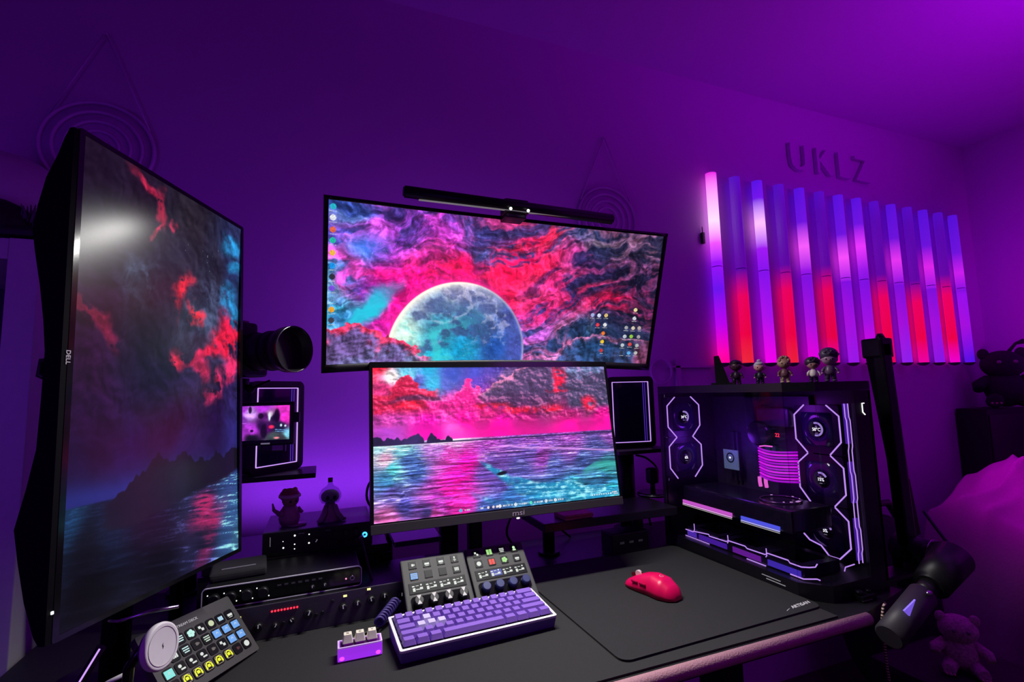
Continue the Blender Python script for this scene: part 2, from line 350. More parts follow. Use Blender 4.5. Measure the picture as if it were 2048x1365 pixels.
def sea_sky(w,h):
    U,V=grid(w,h);asp=1.78
    wx=fbm(U*6,V*4,111)-.5;wy=fbm(U*6+9,V*4+5,112)-.5
    one=np.ones((h,w,3));hz=.512
    ss=fbm(U*9+wx*2,V*12+wy*3,121,6,True,.6);s2=fbm(U*22,V*16,122,5,True,.6);n=fbm(U*14,V*10,123,5)
    sky=field(U+wx*.06,V+wy*.08,[(.02,.02,'#ff2040'),(.07,.09,'#fff0f0',.5),(.12,.06,'#58b8d8'),(.2,.04,'#28a0d0'),(.22,.14,'#38b4e0'),(.15,.12,'#5a60c8'),(.3,.06,'#3c50b8'),(.4,.04,'#4448b8'),(.4,.14,'#5c3cb0'),(.5,.03,'#5040a8'),(.28,.13,'#5060c0'),(.55,.12,'#6a5088'),(.65,.1,'#54466e'),(.75,.15,'#544870'),(.85,.06,'#585c88'),(.95,.05,'#6070a0'),(.95,.2,'#6a4c80'),(.85,.22,'#443c64'),(.04,.16,'#c82c70'),(.1,.22,'#d0205c'),(.2,.28,'#d83c8c'),(.3,.28,'#e040a0'),(.45,.3,'#c02068'),(.55,.25,'#5c2c5c'),(.65,.26,'#6a2c5c'),(.75,.3,'#8c2c5c'),(.9,.33,'#8c3468'),
        (.05,.38,'#b83898'),(.2,.38,'#e010a0'),(.35,.38,'#f81098'),(.6,.38,'#a8186c'),(.8,.38,'#a82068'),(.95,.4,'#c8147c'),(.05,.46,'#b040c0'),(.2,.47,'#f010b0'),(.5,.46,'#f808a0'),(.8,.46,'#f81098'),(.98,.46,'#e81098'),(.3,.5,'#ff60d0')],asp,3.5)
    sky=sky*(.78+.4*ss)[...,None]
    def cl(sky,edge,lo,hi,top,body,u0,u1):
        c=sm(0,.012,V-edge)*(1-sm(lo,hi,V))*sm(u0-.02,u0+.02,U)*(1-sm(u1-.02,u1+.02,U))
        d=np.clip((V-edge)/.09,0,1)
        return mix(sky,mix(one*srgb(top),one*srgb(body),sm(.1,.8,d+.9*(s2-.5))),np.clip(c,0,1))
    e1=.2+(fbm(U*20,V*15,131,4)-.5)*.18-.14*np.exp(-((U-.12)/.05)**2)
    sky=cl(sky,e1,.27,.36,'#ff3c68','#c01c48',-.05,.24)
    e2=.22+(fbm(U*24,V*18,132,4)-.5)*.16-.1*np.exp(-((U-.36)/.05)**2)
    sky=cl(sky,e2,.28,.38,'#ff58b8','#e8208c',.2,.47)
    e3=.22-np.clip(U-.42,0,.22)*1.1+(fbm(U*24,V*18,133,4)-.5)*.13;e3=np.where(U>.62,e3-.03,e3)
    sky=cl(sky,e3,.2,.34,'#f088b8','#54406a',.41,.79)
    e4=.03+(fbm(U*20,V*15,134,4)-.5)*.1;sky=cl(sky,e4,.3,.36,'#7890c0','#4c4468',.80,1.05)
    for q in [(.76,.1,.03,.1,1.2),(.72,.32,.05,.03,0),(.76,.19,.05,.02,0),(.55,.34,.04,.03,0),(.62,.32,.03,.03,0),(.9,.3,.03,.05,0),(.13,.29,.05,.03,.2),(.05,.3,.04,.02,.3),(.47,.3,.06,.02,.1)]:
        sky=mix(sky,one*srgb('#ff1c40'),blob(U+wx*.06,V+wy*.08,*q[:4],.6,0)*sm(.42,.7,s2)*.95)
    dk=blob(U+wx*.1,V+wy*.06,.16,.24,.1,.018,.6)+blob(U+wx*.1,V+wy*.06,.6,.26,.14,.05,.6)*.8;sky=mix(sky,one*srgb('#4a2c54'),np.clip(dk,0,1)*.75)
    cm=(1-sm(.38,.43,V))*(1-.85*blob(U,V,.32,.05,.16,.14,.5));rl=relief(U*26+wx,V*19+wy,171,.16,-.2,5);sky=np.clip(sky*(1+.30*rl*cm)[...,None],0,1.1);sky=mix(sky,one*srgb('#ff8cb8'),np.clip(rl-.3,0,1)*cm*.55)
    # islands
    isl=np.zeros_like(U)
    for a,b,c in [(.015,.04,.06),(.07,.04,.055),(.12,.03,.045),(.15,.035,.085),(.165,.02,.09),(.215,.02,.07),(.28,.015,.045),(.24,.03,.02)]:
        isl=np.maximum(isl,np.clip(1-((U-a)/b)**2,0,1)**.5*c)
    im=sm(-.004,.004,isl*(.42+.5*vnoise(U*80,V*0+3,141))-(hz+.012-V))*(V<hz+.02)
    # sea
    p=(V-hz)/(1-hz);pp=np.clip(p,.001,1)
    wv=fbm(U*4/(pp+.18)+wx*2,np.log(pp+.08)*17+U*1.5,151,6,True,.6);wv2=fbm(U*16/(pp+.3),np.log(pp+.08)*30,152,5)
    sea=field(U+wx*.05,V+wy*.04,[(.02,.54,'#a8e0f0'),(.1,.56,'#70c8e0'),(.04,.62,'#e89cc8'),(.06,.67,'#50c8d8'),(.12,.63,'#4868b8'),(.22,.56,'#c070e0'),(.15,.7,'#3c58a8'),(.04,.74,'#3c80b8'),(.05,.82,'#5a4ca0'),(.1,.9,'#3c3888'),(.04,.97,'#d060a8'),(.18,.96,'#3a3070'),(.3,.55,'#f080e8'),(.28,.62,'#f040c0'),(.34,.68,'#ff10a8'),(.3,.76,'#ff10a0'),(.27,.85,'#f01898'),(.22,.9,'#a028a0'),(.33,.93,'#d81c90'),(.2,.97,'#c03c98'),
        (.45,.57,'#b040c0'),(.6,.56,'#9048c0'),(.8,.55,'#a040b8'),(.97,.56,'#8848b0'),(.45,.65,'#6c48a8'),(.6,.62,'#6048a8'),(.65,.68,'#8838a0'),(.8,.62,'#7c48a8'),(.92,.65,'#4c4c98'),(.42,.76,'#6040a0'),(.55,.74,'#4c4898'),(.7,.75,'#4850a0'),(.85,.72,'#3c4c90'),(.95,.78,'#2c8088'),(.93,.86,'#346ca0'),(.47,.84,'#4c3c90'),(.5,.92,'#3060a8'),(.42,.97,'#3c50a0'),(.6,.95,'#2464a8'),(.7,.93,'#2878b0'),(.8,.92,'#2488a8'),(.95,.96,'#20a0d0')],asp,3.5)
    sea=sea*(.55+.75*wv)[...,None]
    wb=vnoise(U*5/(pp+.2)+wx*3,np.log(pp+.08)*26+fbm(U*5,V*5,155,3)*5,156);sea=mix(sea,np.clip(sea*1.5+.06,0,1),sm(.60,.9,wb)*.7);sea=mix(sea,np.clip(sea*1.7+.08,0,1),sm(.68,.84,wv)*.55);sea=mix(sea,sea*.5,sm(.55,.8,wv2)*.6);sea=mix(sea,sea*.55,(1-sm(.1,.4,wb))*.6)
    rl=relief(U*7/(pp+.2)+wx*2,np.log(pp+.06)*22+wy*3,172,.1,-.35,5);sea=np.clip(sea*.92*(1+.30*rl)[...,None]+.05*np.clip(rl-.2,0,1)[...,None],0,1.2)
    # breaking wave
    cre=np.interp(U,[.38,.44,.5,.55,.62,.7,.78,.85,.92,1],[.64,.70,.77,.80,.84,.865,.85,.9,.93,.95])+(n-.5)*.05
    th=np.interp(U,[.38,.44,.5,.58,.7,.8,.9,1],[.02,.05,.08,.14,.16,.15,.13,.08])
    fo=sm(-.01,.01,V-cre)*(1-sm(.5,1.2,(V-cre)/th))*sm(.38,.42,U)
    fz=fbm(U*46,V*30,181,5);foam=mix(one*srgb('#1c86b4'),one*srgb('#a8ecf4'),sm(.48,.78,.5*fz+.5*s2+.15*rl))
    sea=mix(sea,foam,np.clip(fo*(.25+1.0*fz),0,1))
    cre=np.interp(U,[.36,.45,.55,.65,.8],[.86,.93,.965,.985,1.0])+(n-.5)*.04
    fo=sm(-.008,.008,V-cre)*(1-sm(.02,.06,V-cre))*sm(.34,.37,U);sea=mix(sea,foam,fo*.7*fz*1.3)
    cre=np.interp(U,[.44,.52,.6,.75,.98],[.585,.575,.6,.62,.66])+(n-.5)*.012
    fo=sm(-.004,.004,V-cre)*(1-sm(.004,.02,V-cre))*sm(.43,.45,U);sea=mix(sea,one*srgb('#e8a0f0'),fo*.7)
    cre=np.interp(U,[.84,.9,1],[.79,.745,.745])+(n-.5)*.02
    fo=sm(-.004,.004,V-cre)*(1-sm(.02,.08,V-cre))*sm(.82,.86,U);sea=mix(sea,one*srgb('#3ca8a0'),fo*.7)
    sea=mix(sea,one*srgb('#141428'),blob(U+wx*.02,V,.48,.765,.022,.012,.3,-.3))
    gl=np.exp(-((U-.3)/.1)**2-((V-hz-.01)/.02)**2)+.6*np.exp(-((U-.1)/.12)**2-((V-hz-.02)/.012)**2);sea=mix(sea,one,np.clip(gl,0,1)*.85)
    img=mix(sky,sea,sm(hz-.002,hz+.002,V));img=mix(img,one*srgb('#2a2048')*(.7+.9*n)[...,None],im)
    img=mix(img,one*srgb('#ff10a0'),np.exp(-((V-hz+.02)/.05)**2)*(V<hz)*(1-im)*.45*sm(.1,.3,U))
    img=img*1.05
    rs=np.random.RandomState(5);stars(img,rs,60,(.1,0,.5,.2),'#d8e8ff');stars(img,rs,25,(.15,.15,.4,.35),'#ffd8f8')
    def bar(a,b,v_,d,col='#e8f0ff'):
        y=int(v_*h)
        for x in range(int(a*w),int(b*w)):
            if rs.rand()<d:
                img[max(0,y-1):y+2,x]=srgb(col)*(.7+.3*rs.rand())
    icon(img,.312,.977,3,'#60b8f0',rs,False);bar(.328,.352,.977,.6);bar(.39,.405,.977,.8,'#f8f8ff')
    for u in (.42,.44,.455): icon(img,u,.977,2,'#f0e0e8',rs,False)
    for a,b,c in ((.465,.52,'#f4f4f8'),(.53,.585,'#e8f4ff'),(.595,.65,'#60f0c8'),(.66,.69,'#e8f4ff'),(.70,.74,'#e8f4ff')): icon(img,a,.977,3,c,rs,False);bar(a+.012,b,.977,.55)
    for k in range(9): icon(img,.87+k*.011,.975,1,'#e8f4f8',rs,False)
    bar(.965,.992,.968,.8);bar(.965,.992,.982,.8)
    return np.clip(img,0,1)
def dark_sky(w,h):
    U,V=grid(w,h);asp=.563
    wx=fbm(U*4,V*7,211)-.5;wy=fbm(U*4+9,V*7+5,212)-.5;one=np.ones((h,w,3))
    n=fbm(U*9,V*15,213,6);r=fbm(U*6+wx*2,V*10+wy*2,214,6,True,.6)
    img=field(U+wx*.12,V+wy*.08,[(.05,.05,'#1c1320'),(.3,.05,'#26182a'),(.6,.06,'#2a242c'),(.9,.03,'#2a3058'),(.05,.2,'#161426'),(.3,.2,'#1d1a26'),(.5,.2,'#26242c'),(.3,.28,'#30384a'),(.8,.15,'#2c2c3c'),(.97,.15,'#2c4078'),(.1,.35,'#2a1230'),(.4,.4,'#1d1726'),(.6,.3,'#2c3244'),(.75,.38,'#3a3a58'),(.97,.3,'#2a3c6c'),(.95,.42,'#3a2c60'),(.1,.5,'#2c0f34'),(.4,.52,'#1c1230'),(.75,.5,'#28223f'),(.95,.52,'#2c2058'),(.1,.6,'#260e38'),(.5,.62,'#281240'),(.8,.62,'#241048'),(.05,.7,'#18123e'),(.3,.68,'#22124c'),(.6,.67,'#2c1c60'),(.95,.66,'#30287a')],1.0,3)
    img=img*(.55+.5*r)[...,None]
    cl=blob(U+wx*.1,V+wy*.1,.3,.27,.1,.06,.6)*.5+blob(U+wx*.2,V+wy*.1,.75,.3,.16,.08,.7)*.6+blob(U+wx*.2,V+wy*.1,.92,.4,.1,.08,.7)*.5
    img=mix(img,one*srgb('#5a6c8c'),np.clip(cl*sm(.45,.75,r),0,1)*.8)
    for (a,b,c,d,g,col) in [(.36,.055,.14,.022,.3,'#c8284c'),(.44,.075,.05,.03,1.2,'#b02846'),(.39,.12,.06,.012,-.3,'#c82c50'),(.53,.10,.02,.02,0,'#d03458'),(.58,.265,.045,.075,.6,'#ff2838'),(.66,.34,.05,.02,.3,'#ff2c3c'),(.88,.38,.13,.055,-.2,'#ff1c40'),(.93,.33,.1,.06,0,'#f81c44'),(.78,.42,.16,.018,-.2,'#e81c44'),(.57,.43,.05,.05,1.2,'#e02448'),(.7,.47,.05,.05,1.1,'#d02858'),(.82,.52,.05,.05,1.2,'#e02c60'),(.92,.46,.06,.08,1.3,'#e82860'),(.12,.39,.1,.03,.5,'#8c1c40'),(.02,.35,.04,.03,0,'#8c1c40'),(.75,.56,.06,.03,0,'#c02858')]:
        img=mix(img,one*srgb(col),np.clip(blob(U+wx*.2,V+wy*.14,a,b,c*.85,d*.8,.6,g)*sm(.47,.60,.5*r+.5*fbm(U*16,V*27,240,5,True)),0,1)*.9)
    for (a,b,c,d) in [(.92,.06,.08,.03),(.95,.13,.05,.02),(.9,.24,.06,.05),(.96,.29,.03,.04)]:
        img=mix(img,one*srgb('#2898d8'),blob(U+wx*.12,V+wy*.08,a,b,c,d,.6)*sm(.4,.7,n+.2)*.9)
    rl=relief(U*10+wx,V*17+wy,271,.14,-.18,5);img=img*(1+.30*rl*(1-sm(.55,.7,V)))[...,None]
    # horizon glow and sea
    hz=.775-.005*U
    img=mix(img,one*srgb('#2c3ca8'),np.exp(-((V-hz+.01)/.035)**2)*(V<hz)*(.55+.1*U))
    p=np.clip((V-hz)/(1-hz),.001,1)
    st=fbm(U*3.5/(p+.3)+V*9,np.log(p+.1)*11-U*5,221,6,True,.62)
    sea=field(U,V,[(.05,.78,'#2c6cb8'),(.2,.79,'#1c3068'),(.1,.85,'#131028'),(.4,.85,'#1a1230'),(.1,.95,'#0c0c1a'),(.45,.97,'#100f22'),(.7,.83,'#2c2c58'),(.95,.79,'#3858a0'),(.95,.87,'#3c68a8'),(.75,.9,'#3a2850'),(.9,.94,'#3c60a0'),(.97,.98,'#3c6890'),(.7,.97,'#24244a')],1,3)
    sea=sea*(.42+.7*st)[...,None]*(.55+.45*sm(.1,.8,U))[...,None];sea=mix(sea,np.clip(sea*2.6+.05,0,1),sm(.70,.86,st)*(.12+.8*sm(.3,.9,U)))
    sea=mix(sea,one*srgb('#d02868'),np.clip(blob(U,V,.73,.83,.07,.02,.8)+blob(U,V,.73,.875,.09,.03,.8)*.9+blob(U,V,.78,.93,.12,.03,.9,-.6)*.6,0,1)*sm(.35,.7,st)*.85)
    img=mix(img,sea,sm(-.002,.002,V-hz))
    top=np.interp(U,[0,.18,.26,.3,.36,.4,.44,.48,.52,.55,.58,.62,.66,.7,.78,.82,.88,.93,.97,1],[.79,.78,.765,.74,.725,.70,.69,.705,.712,.70,.69,.705,.72,.718,.725,.705,.72,.71,.70,.71])+(vnoise(U*60,U*0,231)-.5)*.012
    bot=np.interp(U,[0,.15,.3,.5,.7,.85,1],[.79,.83,.84,.815,.80,.785,.765])+(n-.5)*.02
    isl=sm(-.002,.002,V-top)*(1-sm(-.006,.01,V-bot))*sm(.14,.2,U)
    img=mix(img,one*srgb('#15101f')*(.7+.7*n)[...,None],isl)
    rs=np.random.RandomState(8);stars(img,rs,16,(.55,.1,.95,.25),'#e0f4ff')
    return np.clip(img,0,1)
# ------------------------------------------------------------------ room shell
struct('wall_back',MB().box((1.0,1.65,1.285),(5.2,.1,2.57)),WALL)
struct('wall_right',MB().box((3.55,-.2,1.285),(.1,3.6,2.57)),WALL)
struct('wall_left',MB().box((-1.55,-.2,1.285),(.1,3.6,2.57)),WALL)
struct('wall_front',MB().box((1.0,-2.05,1.285),(5.2,.1,2.57)),WALL)
struct('floor',MB().box((1.0,-.2,-.05),(5.2,3.8,.1)),FLOOR)
struct('ceiling',MB().box((1.0,-.2,2.62),(5.2,3.8,.1)),CEIL)

# ------------------------------------------------------------------ desk
desk=thing('desk','black desk with a pink-lit rounded front edge under the monitors','desk',(.2,1.05,0))
D=TR(-.2,-1.05,0)
MB(D).prism([(-.50,.705),(1.02,.705),(1.195,.745),(1.195,1.44),(-.50,1.44)],.722,.75).build('desktop',BLK,desk)
EDGE=mat('pink_lit_edge',(.50,.27,.30),.5,bump=.6,bs=350,var=.12)  # pink light on a whitish edge is put into this colour
MB(D).cyl((-.50,.702,.7395),(1.018,.702,.7395),.0115,n=16,bev=.002).build('front_edge',EDGE,desk,'pink-lit rounded front edge')
for x in (-.44,1.0):
    MB(D).box((x,1.1,.37),(.07,.09,.70),bev=.004).build('leg',BLKM,desk)
    MB(D).box((x,1.08,.0175),(.08,.62,.035),bev=.004).build('foot',BLKM,desk)
MB(D).box((.28,1.15,.69),(1.38,.05,.05)).build('crossbar',BLKM,desk)
tag(MB().prism([(-.36,.712),(.945,.712),(.945,1.205),(-.36,1.205)],.7502,.7535).build('desk_mat',FAB),'wide black fabric desk mat under the keyboard and the mouse pad','desk mat')
M_=TR(.709,.967,0)@Matrix.Rotation(math.radians(-.6),4,'Z')
pad=thing('mouse_pad','square black cloth mouse pad with rounded corners under the red mouse','mouse pad',(.7055,.964,.7537),RZ(math.radians(1.5)))
MB().prism(rrect(.488,.443,.02),0,.0035).build('cloth',PAD,pad)
text('ARTISAN',.014,PRINT,pad,TR(.205,-.200,.0037)@Matrix.Rotation(.06,4,'Z'),shear=.4,sx=1.0,label='small white logo lettering')
MB().tube([(.158,-.207,.0038),(.172,-.202,.0038)],.0006,4).build('logo_stroke',PRINT,pad)

# ------------------------------------------------------------------ monitors
def mbasis(tilt): # facing -Y, tilt>0 leans back
    return basis((1,0,0),(0,math.sin(tilt),math.cos(tilt)))
# lower flat monitor
R_=mbasis(.1435)
lowm=thing('monitor','flat monitor showing a pink sunset sea, below the curved ultrawide','monitor',(.402,1.11,1.106),R_)
screen('screen',sea_sky(540,304),.600,.338,lowm,strength=1.08)
MB().frame(rrect(.614,.365,.003),[(x*.6/.614,(y*.338/.352)) for x,y in rrect(.614,.352,.001)],-.0002,.0015,TR(0,-.0065,0)).build('bezel',BLKG,lowm)
MB().box((0,-.006,-.012),(.614,.365,.020),bev=.003).box((0,0,-.035),(.3,.22,.03),bev=.01).build('back_housing',BLK,lowm)
MB().box((0,-.1815,.0008),(.614,.019,.005),bev=.001).build('chin',mat('chin_grey',(.045,.04,.045),.45),lowm)
text('msi',.017,mat('logo_grey',(.35,.3,.35),.4,emit=(.6,.4,.6),es=.10),lowm,TR(.022,-.1815,.0036),name='brand_lettering',sx=1.35,shear=.1,label='small grey brand letters on the chin')
MB().sph((.022,-.193,.000),.0032,(1.4,.6,.6)).build('power_light',LEDW,lowm)
# upper curved ultrawide
R_=mbasis(-.31)
upm=thing('monitor','curved ultrawide monitor showing a moon in pink clouds','monitor',(.419,1.099,1.446),R_); upm.scale=(1.04,1.04,1.04)
CV=1.8; zoff=-.02
def curved(w,h,z0,z1,cy=0,n=24,inner=None):
    mb=MB(); bm=mb.bm; rows=[]
    for i in range(n+1):
        x=(i/n-.5)*w; zc=x*x/(2*CV)+zoff
        rows.append([bm.verts.new((x,cy-h/2,zc+z0)),bm.verts.new((x,cy+h/2,zc+z0)),bm.verts.new((x,cy+h/2,zc+z1)),bm.verts.new((x,cy-h/2,zc+z1))])
    for A,B in zip(rows,rows[1:]):
        for k in range(4): bm.faces.new((A[k],A[(k+1)%4],B[(k+1)%4],B[k])).smooth=(k in(0,2))
    bm.faces.new(rows[0]); bm.faces.new(rows[-1][::-1]); return mb
curved(.816,.358,-.022,-.001,-.004).build('back_housing',BLK,upm)
MB().box((0,-.01,-.065),(.28,.2,.05),bev=.015).build('rear_box',BLK,upm)
curved(.816,.017,-.001,.003,-.1745).build('bottom_bezel',BLK,upm)
curved(.816,.008,-.001,.003,.172).build('top_bezel',BLKG,upm)
for s in (-1,1):
    x=s*.4035; MB().box((x,0,x*x/(2*CV)+zoff+.001),(.009,.352,.004),R=RY(-s*.22)).build('side_bezel',BLKG,upm)
screen('screen',moon_sky(720,302),.798,.336,upm,curve=CV,strength=1.12,z=zoff)
# left portrait monitor
lc=Vector((-.214,.883,1.242)); lx=Vector((.398,.917,-.03)); lu=Vector((-.029,.046,.999)); R_=basis(lx,lu)
lfm=thing('monitor','large portrait monitor at the left showing a dark cloudy seascape','monitor',lc,R_)
screen('screen',dark_sky(300,533),.336,.597,lfm,curve=9,axis='y',strength=.95,rough=.22,z=-.004)
prof=[(.3,.004),(.288,.010),(.265,.018),(.237,.031),(.199,.040),(.171,.044),(.142,.039),(.099,.030),(.056,.023),(.02,.019),(-.037,.020),(-.093,.022),(-.137,.031),(-.168,.039),(-.18,.042),(-.216,.035),(-.258,.025),(-.294,.012),(-.303,.006)]
poly=[(v*1.0,-t) for v,t in prof]; poly=[(.300,.0015)]+poly+[(-.303,.0015)]
Mx=Matrix(((0,0,1,0),(1,0,0,0),(0,1,0,0),(0,0,0,1)))  # poly (y,z) extruded along x
MB().prism(poly,-.182,-.168,Mx).build('chin',lowspec(mat('chin_black',(.002,.002,.004),.7),.12),lfm)
MB().prism([(v,min(t*.8,-.008)) if abs(v)<.299 else (v,t-.010) for v,t in poly],-.168,.174,Mx).build('back_housing',BLK,lfm)
MB().frame([(x,y) for x,y in rrect(.349,.609,.003)],[(x*.334/.349,y*.596/.609) for x,y in rrect(.349,.609,.001)],-.004,.002,TR(0,0,0)).build('bezel',BLKG,lfm)
text('DELL',.0078,PRINT,lfm,TR(-.1745,.012,.0022)@Matrix.Rotation(-PI/2,4,'Z'),name='brand_lettering',label='small white brand letters on the chin')
MB().box((-.1765,-.271,.0025),(.0025,.0035,.002),bev=.0008).build('power_light',LEDW,lfm)
MB().tube([(-.165,.012,-.015),(-.170,.010,-.034),(-.170,-.006,-.036),(-.165,-.014,-.022)],.004).build('cable_hook',BLK,lfm)

# light bar on the upper monitor
lb=thing('light_bar','black tube light bar clipped on top of the ultrawide monitor','light bar',(.416,1.022,1.638)); lb.scale=(1.04,1.04,1.04)
MB().cyl((-.252,0,.003),(.252,0,-.003),.0125,n=24,bev=.003).build('tube',BLKM,lb)
MB().box((0,-.002,-.0122),(.44,.006,.0015)).build('diffuser',emis('bar_diffuser',(.3,.28,.3),.5),lb)
MB().box((0,.012,.0),(.06,.034,.033),bev=.006).build('clip_block',BLK,lb)
MB().box((0,.022,-.02),(.05,.04,.012),bev=.003).box((0,.062,-.012),(.03,.03,.03),bev=.003).build('counterweight',BLK,lb)
for x in(-.02,.022): MB().sph((x,-.016,-.013),.0035).build('button_light_or_glint',LEDW,lb)  # glowing dots stand in for LED reflections on the clip

# monitor stands and shelf behind
def pole(name,label,x,y,z0,z1,w=.045,base=.16):
    t=thing(name,label,'monitor stand',(x,y,.7505))
    MB().box((0,0,.006),(base,.12,.012),bev=.003).build('base_plate',BLKM,t)
    MB().box((0,0,(z1-.75)/2+.006),(w,.03,z1-.75-.012),bev=.004).build('post',BLKM,t)
    return t
p=pole('monitor_stand','black square post under the left half of the flat monitor',.312,1.30,.75,1.44,.046,.08)
MB().box((.07,-.115,.72),(.08,.05,.08),bev=.004).box((.05,-.06,.69),(.05,.12,.04),bev=.004).build('bracket',BLKM,p)
p=pole('monitor_stand','black post beside it carrying the flat monitor, right of the first',.384,1.305,.75,1.15,.036,.05)
MB().box((.0,-.08,.34),(.08,.08,.08),bev=.004).build('bracket',BLKM,p)
# ------------------------------------------------------------------ shelves behind the monitors
SHB=mat('shelf_black',(.012,.011,.014),.35,var=.1)
SHG=mat('shelf_gloss',(.05,.04,.07),.22,var=.1)
def stand_shelf(name,label,x0,x1,y0,y1,z,posts,th=.012,m=SHB,zb=.7505,pr=.022):
    t=thing(name,label,'shelf',((x0+x1)/2,(y0+y1)/2,zb))
    MB().box((0,0,z-zb-th/2),(x1-x0,y1-y0,th),bev=.002).build('board',m,t)
    for px,py in posts:
        MB().cyl((px-(x0+x1)/2,py-(y0+y1)/2,.004),(px-(x0+x1)/2,py-(y0+y1)/2,z-zb-th),pr,n=16).cyl((px-(x0+x1)/2,py-(y0+y1)/2,0),(px-(x0+x1)/2,py-(y0+y1)/2,.008),pr*1.8,n=20).build('post',BLKM,t)
    return t
stand_shelf('speaker_shelf','small black shelf left, under the glowing frame beside the camera',-.34,-.015,1.33,1.47,1.018,[(-.30,1.42)])
stand_shelf('speaker_shelf','small black shelf on a post, right of the flat monitor',.86,1.06,1.32,1.45,1.012,[(.935,1.40)],pr=.027)
t=stand_shelf('device_riser','low black riser shelf carrying the interface with the two figurines',-.235,.150,1.24,1.46,.853,[(-.215,1.42),(.13,1.42)],th=.02,pr=.012)
MB().box((0,-.10,.04),(.40,.012,.08)).build('front_panel',SHB,t)
stand_shelf('small_tray','small black shelf plate left of the two monitor posts',.155,.265,1.17,1.31,.872,[(.16,1.30)],m=SHG,pr=.008)
stand_shelf('small_tray','wide black shelf tray with a pink box, below right of the flat monitor',.53,.947,1.17,1.33,.868,[(.60,1.30),(.90,1.30)],th=.022,pr=.017)
t=thing('card_box','flat pink card box lying on the wide black tray','box',(.632,1.205,.8685),RZ(.05))
MB().box((0,0,.006),(.085,.062,.012),bev=.001).build('carton',mat('pink_card',(.45,.12,.17),.6,var=.1),t)
MB().box((0,-.0005,.0062),(.0852,.0622,.0015)).build('lid_line',mat('pink_dark',(.2,.04,.07),.6),t)
t=thing('hub','small black box hub with ports below the wide tray','hub',(.80,1.22,.7505))
MB().box((0,0,.03),(.12,.06,.06),bev=.004).build('case',BLK,t)
for k in range(3): MB().box((-.03+k*.03,-.0305,.035),(.014,.002,.006)).build('port',RIM,t)

# ------------------------------------------------------------------ rack devices left of centre
KN=mat('knob_black',(.012,.012,.014),.35)
def knob(parent,x,z,r=.007,ang=0,ind=True,y=0,dep=.012,lab=None):
    k=MB(TR(x,y,z)@FACE).cyl((0,0,0),(0,0,dep),r,r*.85,n=18,bev=.0008).build('knob',KN,parent,lab)
    if ind: MB(TR(x,y,z)@FACE@Matrix.Rotation(ang,4,'Z')).box((0,r*.45,dep+.0003),(r*.22,r*.8,.0008)).build('pointer',PRINT,k)
    return k
# figurine interface: black rack box, front at y=1.245
d1=thing('audio_interface','black audio interface with a round blue power light, carrying two figurines','audio interface',(-.004,1.335,.8535))
MB().box((0,0,.0265),(.236,.176,.053),bev=.0025).build('case',mat('device_top',(.06,.05,.085),.33,bump=.1,bs=500),d1)
MB().box((0,-.0885,.0262),(.234,.002,.050)).build('front_panel',BLK,d1)
for x in (.035,.058,.080):
    for z in (.036,.017): knob(d1,x-.0,z,.0065,y=-.089,ind=False)
knob(d1,-.008,.024,.008,-.6,y=-.089)
for x,z,s in ((-.052,.041,.002),(-.052,.022,.0014),(-.052,.012,.0012),(-.075,.017,.0018),(-.076,.031,.0009),(-.022,.040,.0014),(-.022,.021,.0018)):
    MB().sph((x,-.0896,z),s,n=8).build('indicator_light',LEDW,d1)
MB().box((-.102,-.0897,.033),(.0012,.0012,.020)).build('meter_line',PRINT,d1)
for x in (.018,-.038): MB().box((x,-.0897,.044),(.012,.0008,.0012)).build('print_line',mat('print_dim',(.3,.3,.3),.5),d1)
MB(TR(.100,-.0895,.0245)@FACE).lathe([(.0028,0),(.0062,0),(.0062,.002),(.0028,.002)],n=20).build('power_ring',LEDB,d1,'round blue power light')
# lower stack: dark rack unit on the desk, rounded unit on top
PAN=mat('rack_panel',(.085,.075,.10),.45,metal=.4,bump=.1,bs=500,var=.08)
d3=thing('rack_unit','wide grey rack preamp with a red light row, lowest of the stack','rack unit',(.02,1.16,.7505),RZ(.03))
MB().box((0,.0,.034),(.435,.15,.058),bev=.002).build('case',BLKM,d3)
MB().box((0,-.077,.034),(.445,.004,.062),bev=.001).build('front_panel',PAN,d3)
for x in (-.19,.19):
    MB().cyl((x,-.05,0),(x,-.05,.006),.012).cyl((x,.05,0),(x,.05,.006),.012).build('foot',BLK,d3)
for k in range(9): MB().sph((-.108+k*.0055,-.0795,.051),.0019,n=8).build('meter_light',LEDR,d3)
for x,z in ((-.163,.050),(.024,.056),(.070,.061)): MB().box((x,-.0795,z),(.007,.001,.004),bev=.0004).build('button_light_or_glint',LEDY,d3)
for x,z,r,a in ((-.155,.028,.008,-.3),(-.130,.029,.008,0),(-.102,.026,.006,-.5),(-.073,.030,.006,.5),(-.044,.036,.009,-.4),(.020,.036,.0085,.1),(.047,.038,.0085,.0),(.074,.041,.0085,.2),(.100,.043,.008,0),(.135,.04,.008,0)):
    knob(d3,x,z,r,a,y=-.079)
for x,z in ((-.088,.026),(-.03,.03),(-.018,.032),(.0,.05)): MB(TR(x,-.079,z)@FACE).cyl((0,0,0),(0,0,.003),.0035,n=12).build('small_button',KN,d3)
d2=thing('audio_interface','low black interface with a rounded silver outline on top of the rack','audio interface',(-.065,1.165,.8145),RZ(.025))
MB().box((0,0,.020),(.282,.13,.038),bev=.006,seg=3).build('case',BLK,d2)
for s in (-.1,.1): MB().box((s,0,.0008),(.02,.09,.0016)).build('foot',BLK,d2)
MB(TR(0,-.0655,.020)@FACE).frame(rrect(.286,.040,.008),rrect(.283,.037,.007),-.002,.0012).build('rim',mat('rim_pale',(.85,.85,.87),.35),d2,'thin silver outline of the front')
MB().box((0,-.0652,.020),(.280,.0012,.034)).build('front_panel',BLKG,d2)
